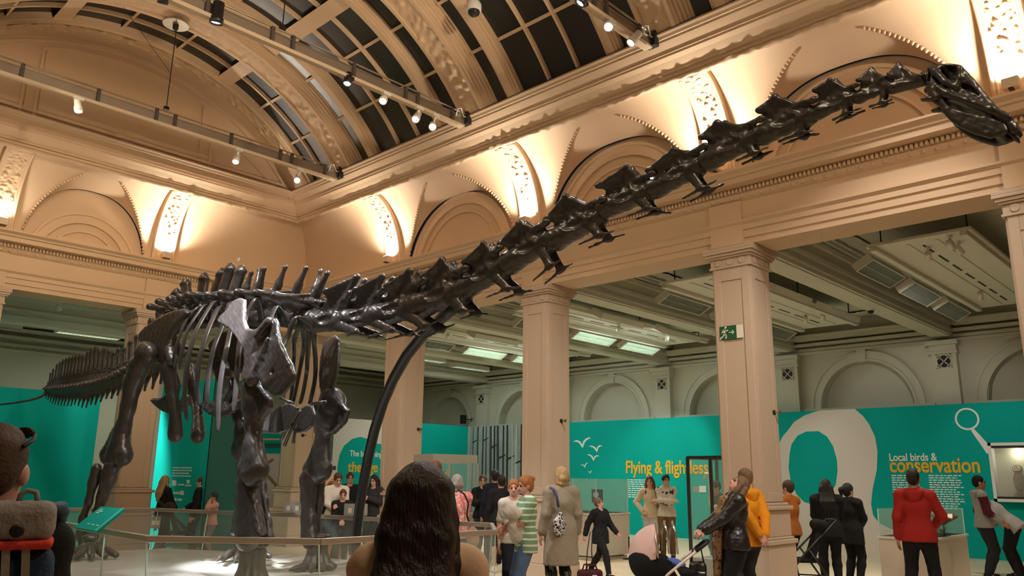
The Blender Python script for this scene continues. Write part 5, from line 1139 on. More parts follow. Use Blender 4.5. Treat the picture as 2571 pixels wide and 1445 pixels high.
b = MB(); b.ball((-.018, .02, .32), (.006, .07, .06), 12, 8); b.build('cover_picture', mat('book_pic', (.4, .5, .5), .5, var=.5, vscale=14), t); b = MB(); b.box((.03, 0, .09), (.02, .1, .18)); b.build('stand', M_BLACK, t)
t = thing('framed_card', 'small white framed card at the left end of the fossil case', 'card', (K2[0]-.1, K2[1]+.62, .90)); b = MB(); b.box((0, 0, .27), (.02, .13, .26)); b.build('frame', M_WHITE, t); b = MB(); b.box((-.012, 0, .27), (.006, .07, .15)); b.build('picture', M_BLACK, t); b = MB(); b.box((0, 0, .07), (.02, .05, .14)); b.build('stand', M_WHITE, t)
# tall dark framed case with a bird skeleton
q0, q1 = ondepth(1732, 1300, 13.2), ondepth(1790, 1300, 12.9)
tc = thing('tall_display_case', 'tall dark framed glass case with a white bird skeleton', 'display case', (q0.x, q0.y, 0)); e = Vector((q1.x-q0.x, q1.y-q0.y, 0)); zt = ondepth(1732, 1147, 13.2).z; f_ = Vector((e.y, -e.x, 0)).normalized()*-1.0
M_BRZ = mat('bronze_frame', (.06, .055, .045), .4, .5); e2 = e*2.1
for a in (Vector((0, 0, 0)), e, e2, f_*.9, e2+f_*.9): b = MB(); b.box((a.x, a.y, zt/2), (.045, .045, zt)); b.build('post', M_BRZ, tc)
b = MB(); b.bar((0, 0, zt), tuple(e2+Vector((0, 0, zt))), .05, .05); b.bar((0, 0, zt), tuple(f_*.9+Vector((0, 0, zt))), .05, .05); b.bar(tuple(f_*.9+Vector((0, 0, zt))), tuple(e2+f_*.9+Vector((0, 0, zt))), .05, .05); b.build('top_rail', M_BRZ, tc)
b = MB(); m_ = (e2+f_*.9)/2; b.prism([(0, 0), (e2.length, 0), (e2.length, .9), (0, .9)], (0, 0, .30), tuple(e2.normalized()), tuple(f_.normalized()), -.3); b.build('base', mat('case_base', (.35, .36, .32), .6), tc)
b = MB(); b.bar(tuple(Vector((0, 0, (zt+.3)/2))+e2*.0), tuple(e2+Vector((0, 0, (zt+.3)/2))), .006, zt-.34); b.build('glass', M_GLASS2, tc)
M_SK = mat('white_bone', (.70, .70, .64), .6)
bs = thing('bird_skeleton', 'white long-necked bird skeleton inside the tall dark case', 'bird skeleton', (0, 0, 0)); h3 = [ondepth(a, c, 13.5) for a, c in ((1766, 1196), (1774, 1190), (1781, 1196), (1784, 1212), (1783, 1240), (1785, 1268))]
b = MB(); b.tube(h3[1:], [.02, .03, .03, .028, .035], 8)
b.build('neck', M_SK, bs, True)
sd = SDF(.02); sd.ell(tuple(h3[1]), (.045, .045, .035)).rc(tuple(h3[1]), tuple(h3[0]+Vector((0, 0, -.03))), .03, .012); sd.mesh('skull', .008, M_SK, bs)
bb = h3[-1]; sd = SDF(.04); sd.ell((bb.x+.15, bb.y-.1, bb.z-.15), (.18, .12, .12)).rc((bb.x, bb.y, bb.z), (bb.x+.1, bb.y-.05, bb.z-.1), .03); sd.mesh('ribcage', .014, M_SK, bs)
for s in (-.05, .05): b = MB(); b.tube([(bb.x+.15, bb.y-.1+s, bb.z-.2), (bb.x+.10, bb.y-.1+s, .62), (bb.x+.16, bb.y-.1+s, .30)], [.03, .022, .02], 7); b.build('leg', M_SK, bs, True)
# big case with a yellow bird, behind the woman in pink
q0 = ondepth(1196, 1290, 15.6); q1 = ondepth(1083, 1290, 15.0); zt = ondepth(1196, 1141, 15.6).z; zh = ondepth(1196, 1162, 15.6).z
ct = thing('display_case', 'large glass case with beige header behind the woman in pink', 'display case', (q1.x, q1.y, 0)); e = Vector((q0.x-q1.x, q0.y-q1.y, 0)); g_ = Vector((-e.y, e.x, 0)).normalized()*.9
M_HD = mat('case_header', (.36, .33, .27), .5)
b = MB(); b.prism([(0, 0), (e.length, 0), (e.length, .9), (0, .9)], (0, 0, zh), tuple(e.normalized()), tuple(g_.normalized()), zt-zh); b.build('header', M_HD, ct)
b = MB(); b.prism([(0, 0), (e.length, 0), (e.length, .9), (0, .9)], (0, 0, 0), tuple(e.normalized()), tuple(g_.normalized()), .85); b.build('base', M_HD, ct)
for a in (Vector(), e, g_, e+g_, e*.35): b = MB(); b.box((a.x, a.y, (zh+.85)/2), (.03, .03, zh-.85)); b.build('post', M_HD, ct)
b = MB(); b.bar((0, 0, (zh+.85)/2), tuple(e+Vector((0, 0, (zh+.85)/2))), .006, zh-.87); b.build('glass', M_GLASS2, ct)
pb_ = ondepth(1121, 1195, 15.5); by = thing('stuffed_parrot', 'small yellow and green stuffed bird perched in the header case', 'stuffed bird', pb_); sd = SDF(.02); sd.ell((0, 0, .0), (.04, .04, .08)).ell((-.01, 0, .09), (.04, .035, .04)).rc((0, 0, -.05), (.03, 0, -.17), .03, .012); sd.mesh('body', .008, mat('parrot', (.45, .50, .12), .7, var=.5, vscale=20), by)
b = MB(); b.ball((-.04, -.015, .10), .012); b.ball((-.055, .0, .085), (.018, .01, .012)); b.build('beak', M_BLACK, by, True); b = MB(); b.tube([(0, 0, -.08), (0, 0, .85-pb_.z)], .012, 6); b.build('perch', mat('perch_wood', (.20, .15, .10), .8, var=.3), by)
# ---- glass barrier round the plinth
RZ = 1.0
bp = [(3.95, 13.6), (3.36, 12.4), (3.32, 9.88), (3.20, 7.53), (4.22, 6.34), (6.37, 6.27), (7.26, 7.21), (6.70, 10.12), (5.73, 13.27), (4.6, 14.05)]
M_RAIL = mat('rail_steel', (.50, .43, .36), .32, .55)
labs = ['at the tail end behind the man with the backpack', 'running behind the man with the backpack', 'below the teal information board', 'across the near forefoot, left of the prop', 'nearest the viewer, behind the long-haired woman', 'short end one by the woman in pink', 'on the far side behind the curved prop', 'on the far side, before the bright turquoise screen', 'on the far side under the tail']
for i in range(len(bp)-1):
    a, c = Vector((*bp[i], 0)), Vector((*bp[i+1], 0)); d = (c-a); Ln = d.length; d.normalize(); mid = (a+c)/2
    t = thing('glass_barrier', 'glass barrier with flat steel handrail, '+labs[i], 'barrier', mid, 0, 'glass barriers round the plinth')
    b = MB(); b.bar(a-mid+Vector((0, 0, RZ-.03)), c-mid+Vector((0, 0, RZ-.03)), .05, .055); b.build('handrail', M_RAIL, t, bevel=.006)
    n = max(1, round(Ln/1.3))
    for k in range(n):
        p, q = a+d*(Ln*k/n+.02)-mid, a+d*(Ln*(k+1)/n-.02)-mid; b = MB(); b.bar(p+Vector((0, 0, .50)), q+Vector((0, 0, .50)), .012, .92); b.build('glass_panel', M_GLASS, t)
        b = MB(); b.bar(p+Vector((0, 0, .50)), p+Vector((0, 0, .501))+d*.012, .014, .92, up=(0, 0, 1)); b.build('glass_edge', mat('glass_edge', (.55, .75, .70), .2, spec=.8), t)
    b = MB(); b.bar(a+d*.02-mid+Vector((0, 0, .03)), c-d*.02-mid+Vector((0, 0, .03)), .05, .06); b.build('base_rail', M_RAIL, t)
# information board on the rail
cr = [onx(*q, 3.22) for q in ((213, 1321), (268, 1331), (284, 1276), (228, 1271))]; c0 = sum(cr, Vector())/4
t = thing('information_board', 'tilted teal information board with white text on the barrier rail', 'information board', c0)
loc = [p-c0 for p in cr]; 
for j, p in enumerate(loc): p.x += (.10 if j > 1 else -.10)
n_ = (loc[1]-loc[0]).cross(loc[3]-loc[0]).normalized()
b = MB(); b.add(loc+[p-n_*.03 for p in loc], [(0, 1, 2, 3), (7, 6, 5, 4), (0, 4, 5, 1), (1, 5, 6, 2), (2, 6, 7, 3), (3, 7, 4, 0)]); b.build('board', M_TEAL, t)
u_, v2 = (loc[1]-loc[0]), (loc[3]-loc[0]); b = MB()
for r_, (x0, x1) in enumerate(((.12, .25), (.12, .33), (.12, .25))): b.prism([(x0, .85-.07*r_), (x1, .85-.07*r_), (x1, .88-.07*r_), (x0, .88-.07*r_)], loc[0]+n_*.001, u_, v2, .002)
for k in range(3): b.prism([(.35+.2*k, .20), (.45+.2*k, .20), (.45+.2*k, .23), (.35+.2*k, .23)], loc[0]+n_*.001, u_, v2, .002)
b.build('lettering', M_LET, t)
b = MB(); b.bar(loc[1]+n_*.002, loc[2]+n_*.002, .03, .012, n_); b.build('bright_edge', mat('turquoise_edge', (.02, .55, .48), .4), t)
b = MB(); b.tube([(.02, 0, -.22), (.05, 0, -.02)], .015, 8); b.build('stem', M_RAIL, t)
# caption plates on the far rail
for (x0, y0, x1, y1), X, lab in (((378, 1297, 399, 1326), 0, 'behind the near foreleg, leftmost'), ((714, 1254, 761, 1282), 1, 'with two small pictures between the forelegs'), ((866, 1258, 924, 1288), 1, 'left of the curved prop')):
    cands = [Vector((*bp[i], 0)).lerp(Vector((*bp[i+1], 0)), k/60)+Vector((0, 0, RZ)) for i in range(6, 8) for k in range(61)]
    cc = min(cands, key=lambda p: abs(CXP+FPX*(p-EYEV).dot(_r)/(p-EYEV).dot(_f)-(x0+x1)/2)).copy(); dp = (cc-EYEV).dot(_f); cc.z = RZ+(.5*(y1-y0)*dp/FPX if X else -.22); wd = (x1-x0)*dp/FPX; hh = (y1-y0)*dp/FPX
    t = thing('caption_plate', 'small grey caption plate on the barrier, '+lab, 'caption plate', cc); rz = math.atan2(-cc.x, cc.y); t.rotation_euler = (0, 0, rz)
    b = MB(); b.box((0, 0, 0), (wd, .02, hh), mat=Matrix.Rotation(-.35, 3, 'X')); b.build('plate', mat('caption_grey', (.20, .19, .16), .45), t); b = MB()
    for s in (-.25, .2): b.box((s*wd, -.014, -.01), (.05, .006, .07), mat=Matrix.Rotation(-.35, 3, 'X'))
    b.build('picture', mat('caption_pic', (.5, .45, .35), .5), t); b = MB(); b.box((0, .02, -hh/2-.01), (.05, .03, .06)); b.build('clip', M_RAIL, t)
# rope barrier
s0 = onz(1580, 1403, 0); t = thing('rope_post', 'thin dark post of the low rope barrier beside the pram canopy', 'barrier post', s0)
b = MB(); b.lathe([(.13, 0), (.13, .015), (.02, .03)], (0, 0, 0), 18); b.build('base', M_BLACK, t); b = MB(); b.tube([(0, 0, .02), (0, 0, .40)], .012, 8); b.build('post', M_BLACK, t); b = MB(); b.ball((0, 0, .405), .02); b.build('knob', M_BLACK, t, True)
s1 = s0+Vector((-.05, 1.3, 0)); b = MB(); b.tube([s0+Vector((0, 0, .38)), (s0+s1)/2+Vector((0, 0, .22)), s1+Vector((0, 0, .36))], .010, 6); o = b.build('barrier_rope', mat('rope_cream', (.55, .48, .32), .8), None, True); tag(o, 'thin cream rope sagging from the barrier post toward the fossil case', 'rope')
# ================================================================== PEOPLE
def cloth(name, col, rough=.85, var=.18, bump=.25, vs_=5): return mat('cloth_'+name, col, rough, var=var, vscale=vs_, bump=bump, bscale=90, spec=.25)
def two_tone(name, c0, c1, kind='wave', scale=20, rough=.85, thr=.5, axis='Z'):
    if name in _mats: return _mats[name]
    m = mat(name, c0, rough); nt = m.node_tree; b = nt.nodes['Principled BSDF']; tc = nt.nodes.new('ShaderNodeTexCoord'); r = nt.nodes.new('ShaderNodeValToRGB')
    r.color_ramp.interpolation = 'CONSTANT' if kind != 'soft' else 'LINEAR'; r.color_ramp.elements[0].color = tuple(c0)+(1,); r.color_ramp.elements[1].color = tuple(c1)+(1,); r.color_ramp.elements[1].position = thr
    if kind == 'wave':
        n = nt.nodes.new('ShaderNodeTexWave'); n.bands_direction = axis; n.inputs['Scale'].default_value = scale; n.inputs['Distortion'].default_value = .6; n.inputs['Detail'].default_value = 0; out = n.outputs['Fac']
    else:
        n = nt.nodes.new('ShaderNodeTexNoise'); n.inputs['Scale'].default_value = scale; n.inputs['Detail'].default_value = 3; out = n.outputs[0]
    nt.links.new(tc.outputs['Object'], n.inputs['Vector']); nt.links.new(out, r.inputs[0]); nt.links.new(r.outputs[0], b.inputs['Base Color']); return m
SKIN = mat('skin_light', (.56, .31, .22), .5, var=.06, vscale=9, spec=.35); SKIN2 = mat('skin_pink', (.60, .32, .25), .5, var=.06, vscale=9, spec=.35); SKIN3 = mat('skin_tan', (.40, .21, .13), .5, var=.06, vscale=9, spec=.35)
M_EYE = mat('eye_dark', (.015, .012, .01), .2); M_LIP = mat('lip', (.38, .12, .10), .5)
def hairm(name, col):
    m = mat('hair_'+name, col, .42, var=.6, vscale=30, bump=.55, bscale=60, spec=.4)
    nt = m.node_tree; mp = nt.nodes.new('ShaderNodeMapping'); mp.inputs['Scale'].default_value = (2.2, 2.2, .14); tc = [n for n in nt.nodes if n.type == 'TEX_COORD'][0]; nt.links.new(tc.outputs['Object'], mp.inputs[0])
    for n in nt.nodes:
        if n.type == 'TEX_NOISE': nt.links.new(mp.outputs[0], n.inputs['Vector'])
    return m
H_DK = hairm('dark', (.012, .009, .008)); H_BR = hairm('brown', (.06, .032, .018)); H_AU = hairm('auburn', (.12, .035, .015)); H_BL = hairm('blonde', (.40, .26, .12)); H_GI = hairm('ginger', (.36, .14, .04)); H_GR = hairm('grey', (.30, .27, .24)); H_LB = hairm('light_brown', (.17, .10, .055))
BLK = cloth('black', (.010, .010, .011)); NAVY = cloth('navy', (.012, .016, .032)); CHAR = cloth('charcoal', (.03, .03, .033)); JEANS = cloth('denim', (.10, .17, .30), var=.35); DKJ = cloth('dark_denim', (.03, .032, .04), var=.4, vs_=12)
def V(*a): return np.array(a, float)
def rotm(ax, d):
    return np.array(Matrix.Rotation(math.radians(d), 3, ax))
ARMS = {  # wrist (x out, y forward, z) for the right arm, elbow pole, palm-down roll, finger curl
 'down': ((.25, .05, .83), (.3, -1, 0), .35), 'front': ((.05, .27, 1.04), (1, -.6, -.5), .7), 'cross': ((-.13, .22, 1.20), (1, .1, -1), .6), 'back': ((.04, -.20, .93), (1, -.7, .1), .7),
 'up': ((.20, .24, 1.62), (1, -.2, -1), .9), 'push': ((.15, .50, 1.02), (.6, -1, -.6), 1.0), 'hold': ((-.02, .30, 1.13), (1, -.2, -1), .8), 'reach': ((.22, .42, 1.02), (.6, -1, -.7), .5), 'chest': ((.0, .20, 1.25), (1, -.1, -1), .8), 'swing': ((.24, .28, .95), (.3, -1, -.3), .5), 'swingb': ((.25, -.22, .92), (.4, -1, .2), .5), 'hip': ((.20, .06, 1.0), (1, -.9, .1), .8)}
def hand_arrays(w, d, pn, side, curl, s):
    """w wrist, d direction of the forearm, pn palm normal"""
    d = d/np.linalg.norm(d); pn = pn-d*(pn@d); pn = pn/np.linalg.norm(pn); a = np.cross(d, pn)*side
    sd = SDF(.010*s); R = np.stack([a, d, pn], 1)
    sd.rc(w-d*.02*s, w+d*.02*s, .027*s, .027*s); sd.box(w+d*.055*s, (.042*s, .048*s, .015*s), R, rnd=.013*s)
    for i, L in enumerate((.066, .076, .070, .054)):
        o = w+d*(.100-.004*abs(i-1.4))*s+a*(-.031+.0205*i)*s; c = curl*(1+.12*i); p = [o]; an = 0
        for j, f in enumerate((.45, .32, .23)):
            an += c*(.55+.25*j); p.append(p[-1]+(d*math.cos(an)+pn*math.sin(an))*L*f*s)
        sd.chain(p, [.0092*s, .0088*s, .008*s, .0068*s], k=.004*s)
    t0 = w+d*.028*s-a*.036*s; t1 = t0+(d*.62-a*.62+pn*.35)*.042*s; t2 = t1+(d*.85-a*.15+pn*(.25+.4*curl))*.034*s
    sd.chain([t0, t1, t2], [.014*s, .0105*s, .0085*s], k=.008*s)
    F, lo = sd.field(.0062*s); return nets(F, lo, .0062*s)
def person(label, px, py, D, face, skin=SKIN, top=None, legs=BLK, shoes=BLK, hair=('short', H_BR), R='down', L='down', lean=0, hyaw=0, hpitch=0, w=1.0, sleeve=1.0, hem=.86, coat=None, stance='stand', topname='jumper', legname='trousers', hood=False, group=None, short=False, Rw=None, Lw=None, res=None, facing=None, skirt=False, slv_m=None, foot=None, Hf=None):
    zoff = 0; P = ondepth(px, py, D); Hh = P.z
    if foot: P = ondepth(foot[0], foot[1], D); Hh = Hf
    s = Hh/1.75; dv = Vector((P.x, P.y)).normalized(); ang = math.atan2(dv.y, dv.x)-PI/2-math.radians(face)
    t = thing('person', label, 'person', (P.x, P.y, zoff), ang, group)
    h = res or (.0165 if D > 12 else .0135)
    hip = V(0, 0, .93); TL = rotm('X', -lean)
    def T(p): return (hip+TL@(np.array(p, float)-hip))*s          # torso frame
    nk = V(0, -.005, 1.50); HR_ = rotm('Z', -hyaw)@rotm('X', hpitch)
    def Hd(p): return T(nk+HR_@(np.array(p, float)-nk))
    if lean > 30: # keep the head from burying itself
        HR_ = HR_@rotm('X', lean*.35)
    X_ = TL@V(1, 0, 0); Yf = TL@V(0, 1, 0)
    sh = {1: T((.165*w, -.015, 1.415)), -1: T((-.165*w, -.015, 1.415))}
    arms = {}
    for sd_, pose, ov in ((1, R, Rw), (-1, L, Lw)):
        wp, pole, curl = ARMS[pose]; wp = np.array(ov if ov is not None else wp, float); wr = T((wp[0]*sd_*(w if abs(wp[0]) > .15 else 1), wp[1], wp[2])); a = sh[sd_]; v = wr-a; dist = np.linalg.norm(v); l1, l2 = .285*s, .255*s
        if dist > (l1+l2)*.985: wr = a+v*((l1+l2)*.985/dist); v = wr-a; dist = np.linalg.norm(v)
        dd = v/dist; x = (l1*l1-l2*l2+dist*dist)/(2*dist); hh = math.sqrt(max(l1*l1-x*x, 0)); pl = TL@V(pole[0]*sd_, pole[1], pole[2]); pl = pl-dd*(pl@dd); pl = pl/np.linalg.norm(pl); arms[sd_] = (a, a+dd*x+pl*hh, wr, curl)
    feet = {'stand': ((.10, 0), (.11, .02)), 'wide': ((.16, .02), (.17, 0)), 'stride': ((.09, .32), (.09, -.34)), 'step': ((.09, .14), (.09, -.14)), 'close': ((.08, 0), (.085, .03))}[stance]
    lg = {}
    for sd_, f in ((1, feet[0]), (-1, feet[1])):
        a = V(.09*sd_*w, 0, .92)*s; e = V(f[0]*sd_, f[1]-.02, .085+(.05 if f[1] < -.2 else 0))*s; v = e-a; dist = min(np.linalg.norm(v), .855*s); dd = v/np.linalg.norm(v); l = .435*s; hh = math.sqrt(max(l*l-(dist/2)**2, 1e-6)); pl = V(0, 1, 0)-dd*dd[1]; pl /= np.linalg.norm(pl); k = a+dd*dist/2+pl*hh; lg[sd_] = (a, k, e)
    up = lambda p: np.array(p)*s
    # --- body, one surface
    b = SDF(.03*s); fl = (Yf, 1.32)
    def torso(q, e, z0=.93, z1=1.42):
        q.rc(T((0, 0, .95)), T((0, .005, 1.08)), (.142*w+e)*s, (.128*w+e)*s, flat=fl); q.rc(T((0, .005, 1.08)), T((0, .0, 1.29)), (.128*w+e)*s, (.150*w+e)*s, flat=fl); q.rc(T((0, -.005, 1.29)), T((0, -.01, 1.38)), (.150*w+e)*s, (.11*w+e)*s, flat=fl)
        q.rc(sh[1], sh[-1], (.062+e)*s, flat=(Yf, 1.1)); q.rc(sh[1], T((0, -.01, 1.465)), (.05+e)*s, (.055+e*.6)*s); q.rc(sh[-1], T((0, -.01, 1.465)), (.05+e)*s, (.055+e*.6)*s)
    torso(b, 0); b.rc(T((0, -.012, 1.43)), Hd((0, .002, 1.57)), .058*s, .054*s)
    def headp(q):
        q.ell(Hd((0, -.008, 1.648)), V(.074, .094, .098)*s, HR_, k=.02*s); q.ell(Hd((0, .028, 1.585)), V(.057, .064, .068)*s, HR_, k=.03*s); q.ell(Hd((0, .062, 1.548)), V(.030, .030, .024)*s, HR_, k=.02*s)
    headp(b)
    b.rc(Hd((0, .082, 1.640)), Hd((0, .108, 1.598)), .010*s, .016*s, k=.012*s); b.rc(Hd((-.016, .094, 1.596)), Hd((.016, .094, 1.596)), .011*s, k=.008*s)
    for sx in (-1, 1):
        b.ell(Hd((sx*.076, -.005, 1.615)), V(.014, .024, .034)*s, HR_, k=.006*s); b.ell(Hd((sx*.030, .094, 1.632)), V(.018, .012, .012)*s, HR_, op='s', k=.012*s)
        a, e, wr, c = arms[sx]; b.rc(a, e, .052*s*w, .041*s, k=.02*s); b.rc(e, lerp(e, wr, .3), .041*s, .043*s, k=.02*s); b.rc(lerp(e, wr, .3), wr, .043*s, .028*s, k=.02*s)
        a, k_, e = lg[sx]; b.rc(a, k_, .092*s*w, .058*s, flat=((0, 1, 0), .95)); b.rc(k_, lerp(k_, e, .32), .056*s, .060*s); b.rc(lerp(k_, e, .32), e, .060*s, .038*s); b.rc(e, e+V(0, .02, -.02)*s, .042*s); b.rc(e+V(0, -.035, -.05)*s, e+V(.01*sx, .14, -.055)*s, .034*s, .03*s, flat=((0, 0, 1), 1.1))
    F, lo = b.field(h); parts = [nets(F, lo, h)]
    for sx in (-1, 1):
        a, e, wr, c = arms[sx]; pn = V(-sx, 0, -.15) if c < .6 else (V(-sx*.4, -.6, -.6) if wr[1] > .1*s else V(-sx*.3, 1, 0)); parts.append(hand_arrays(wr+(wr-e)/np.linalg.norm(wr-e)*.012*s, wr-e, TL@pn, sx, c, s))
    Vv, Q = join_arrays(parts); body = arr_mesh('body', Vv, Q, skin, t)
    # --- clothes
    if legs is not None:
        q = SDF(.025*s); q.rc(V(-.05*w, 0, .87)*s, V(.05*w, 0, .87)*s, (.088*w+.012)*s)
        q.rc(T((0, 0, .97)), T((0, .004, 1.04)), .152*s*w, .142*s*w, flat=fl)
        for sx in (-1, 1):
            a, k_, e = lg[sx]; ee = .016
            if short: q.rc(a, lerp(a, k_, .92), (.098*w+ee)*s, (.080+ee)*s)
            else: q.rc(a, k_, (.094*w+ee)*s, (.060+ee)*s); q.rc(k_, lerp(k_, e, .35), (.060+ee)*s, (.062+ee)*s); q.rc(lerp(k_, e, .35), e+V(0, 0, .015)*s, (.062+ee)*s, (.045+ee)*s)
        if skirt: q.rc(V(0, 0, .95)*s, V(0, 0, skirt)*s, .15*s*w, .19*s*w, flat=((0, 1, 0), 1.25)); q.half(V(0, 0, skirt)*s, (0, 0, -1), V(-.4, -.4, skirt-.3)*s, V(.4, .4, skirt+.02)*s)
        q.rough = (.0035*s, 32/s); q.mesh(legname, h, legs, t)
    for sx in (-1, 1):
        e = lg[sx][2]; q = SDF(.012*s); q.rc(e+V(0, -.035, -.045)*s, e+V(.01*sx, .15, -.05)*s, .047*s, .040*s, flat=((0, 0, 1), 1.05)); q.rc(e+V(0, -.01, 0)*s, e+V(0, -.01, -.04)*s, .05*s, .05*s); q.half(V(0, 0, .004)*s, (0, 0, -1), e-V(.3, .3, .4)*s, e+V(.3, .4, -.02)*s); q.mesh('shoe', h*.8, shoes, t)
    def garment(name, m, e, hem_, slv, k=.03, open_=0):
        q = SDF(k*s); torso(q, e)
        if hem_ < .95:
            q.rc(T((0, 0, .97)), T((0, 0, hem_)) if lean > 20 else T((0, 0, hem_+.02)), (.162*w+e)*s, ((.182 if hem_ > .7 else .190+.06*(.7-hem_)))*s*w+e*s, flat=(Yf, 1.42))
            for sx in (-1, 1): q.rc(T((sx*.09*w, 0, .95)), T((sx*.095*w, 0, hem_+.01)), (.096*w+e*.8)*s, (.098*w+e*.8)*s, k=.04*s)
        for sx in (-1, 1):
            a, el, wr, c = arms[sx]
            if slv > 0: q.rc(a, lerp(a, el, min(1, slv*2)), (.054*w+e)*s, (.047+e)*s, k=.02*s)
            if slv > .5: q.rc(el, lerp(el, wr, min(.96, (slv-.5)*2)), (.046+e)*s, (.038+e)*s, k=.02*s)
        q.ell(T((0, .03, 1.50)), V(.062, .075, .05)*s, op='s', k=.012*s)
        zc = T((0, 0, hem_)); q.half(zc, -(TL@V(0, 0, 1)), zc-V(.6, .6, .35)*s, zc+V(.6, .6, .03)*s)
        for a, lo_, hi_ in ((hem_, 0, 0),): pass
        q.rough = (.0045*s, 27/s); return q.mesh(name, h, m, t)
    if top is not None: garment(topname, top, .018 if coat is None else .012, hem, sleeve)
    if slv_m is not None:
        q = SDF(.02*s)
        for sx in (-1, 1):
            a, el, wr, c = arms[sx]; q = SDF(.02*s); q.rc(a, el, (.054*w+.022)*s, .066*s); q.rc(el, lerp(el, wr, .95), .066*s, .054*s); q.rough = (.0045*s, 27/s); q.mesh('sleeve', h, slv_m, t)
    if coat is not None: garment(coat[0], coat[1], .027, coat[2], 1.0)
    if hood:
        q = SDF(.03*s); q.chain([T((-.10, -.03, 1.47)), T((-.06, -.10, 1.45)), T((.06, -.10, 1.45)), T((.10, -.03, 1.47))], [.04*s, .052*s, .052*s, .04*s]); q.ell(T((0, -.11, 1.40)), V(.085, .045, .075)*s); q.mesh('hood', h, coat[1] if coat else top, t)
    # --- hair
    style, hm = hair
    if style != 'none':
        q = SDF(.018*s); cap = V(.088, .108, .108)*s
        q.ell(Hd((0, -.016, 1.662)), cap if style not in ('crop', 'cap') else V(.081, .101, .104)*s, HR_)
        if style in ('crop', 'short', 'cap'): q.ell(Hd((0, -.045, 1.615)), V(.070, .060, .068)*s, HR_)
        if style in ('bob', 'long', 'pony', 'bun'): q.ell(Hd((0, -.04, 1.615)), V(.083, .078, .09)*s, HR_)
        if style == 'bob':
            for sx in (-1, 1): q.rc(Hd((sx*.072, -.01, 1.64)), Hd((sx*.078, -.005, 1.535)), .034*s, .032*s)
            q.rc(Hd((-.05, -.07, 1.60)), Hd((.05, -.07, 1.60)), .05*s); q.rc(Hd((-.06, -.06, 1.53)), Hd((.06, -.06, 1.53)), .038*s)
        if style == 'long':
            for x, zl in ((-.085, 1.27), (-.045, 1.19), (0, 1.15), (.045, 1.20), (.085, 1.26)): q.chain([Hd((x*.8, -.07, 1.62)), Hd((x*1.0, -.085, 1.50)), T((x*1.15, -.125, 1.38)), T((x*1.1, -.145, zl))], [.045*s, .042*s, .040*s, .012*s])
            for sx in (-1, 1): q.chain([Hd((sx*.074, .0, 1.65)), Hd((sx*.085, .01, 1.56)), T((sx*.105, .03, 1.42)), T((sx*.10, .075, 1.28))], [.03*s, .032*s, .034*s, .018*s])
        if style == 'bun': q.ell(Hd((0, -.115, 1.70)), V(.042, .04, .04)*s)
        if style == 'pony': q.chain([Hd((0, -.11, 1.69)), Hd((0, -.17, 1.65)), Hd((0, -.165, 1.50))], [.03*s, .042*s, .016*s])
        q.ell(Hd((0, .098, 1.605)), V(.066, .070, .088)*s, HR_, op='s', k=.015*s)
        q.rough = (.003*s, 60/s); q.mesh('beanie' if style == 'cap' else 'hair', min(h, .012), hm, t)
    if facing if facing is not None else (110 < (face+hyaw) % 360 < 290 or 60 < (face+hyaw) % 360 < 300):
        for sx in (-1, 1):
            m_ = MB(); m_.ball(Hd((sx*.030, .083, 1.632)), .0125*s, 10, 7); m_.build('eye', M_EYE, t, True)
            m_ = MB(); m_.tube([Hd((sx*.014, .096, 1.652)), Hd((sx*.032, .093, 1.657)), Hd((sx*.05, .080, 1.650))], .0055*s, 6); m_.build('eyebrow', hm if style != 'cap' else H_DK, t, True)
        m_ = MB(); m_.tube([Hd((-.022, .081, 1.568)), Hd((0, .091, 1.569)), Hd((.022, .081, 1.568))], [.004*s, .0075*s, .004*s], 7); m_.build('lips', M_LIP, t, True)
    t['_'] = 0; del t['_']
    return dict(t=t, s=s, T=T, Hd=Hd, sh=sh, arms=arms, ang=ang, M=Matrix.Translation(t.location)@Matrix.Rotation(ang, 4, 'Z'), P=P)
def wpos(p, v): return p['M']@Vector(v)
FLORAL = two_tone('floral_pink', (.78, .22, .22), (.85, .62, .58), 'noise', 26, thr=.55); STRIPE = two_tone('green_stripe', (.20, .36, .20), (.72, .74, .66), 'wave', 4.6, thr=.78); CAMO = two_tone('camo_leggings', (.012, .012, .012), (.20, .20, .19), 'noise', 16, thr=.56); LEOP = two_tone('leopard_scarf', (.30, .17, .08), (.03, .015, .01), 'noise', 38, thr=.60); BAGP = two_tone('bag_pattern', (.62, .62, .62), (.01, .01, .012), 'noise', 42, thr=.50); CHECK = two_tone('check_trousers', (.08, .08, .08), (.28, .27, .25), 'wave', 14, thr=.6)
BEIGE = cloth('beige_knit', (.30, .25, .19), bump=.5); CREAM = cloth('cream_knit', (.58, .48, .34), bump=.6); ORG = cloth('orange', (.72, .27, .012)); RED = cloth('red', (.33, .018, .014)); WHT = cloth('white', (.62, .58, .52)); LEATH = mat('black_leather', (.012, .011, .011), .32, var=.3, vscale=9, bump=.5, bscale=25, spec=.6); MAROON = cloth('maroon', (.07, .010, .014)); GREYM = cloth('grey_marl', (.28, .27, .26)); LGREY = cloth('light_grey', (.42, .41, .40)); BRN = cloth('brown', (.13, .07, .03)); NUDE = cloth('cream_top', (.66, .46, .32), var=.08, bump=.1); BPK = cloth('pink_child', (.46, .24, .20)); PURP = cloth('purple', (.22, .12, .30)); TRS = cloth('navy_trousers', (.02, .022, .03)); LEG = cloth('leggings', (.014, .014, .015))
HOODB = two_tone('printed_hoodie', (.50, .45, .38), (.02, .02, .03), 'noise', 9, thr=.62)
pp1 = person('man at the left edge seen from behind, short brown hair, dark top', 6, 1074, 2.25, 4, SKIN2, BLK, TRS, hair=('crop', mat('hair_short_brown', (.075, .042, .025), .6, var=.35, vscale=40, bump=.3, bscale=120, spec=.3)), hyaw=14, res=.0095, w=.90, sleeve=1.0)
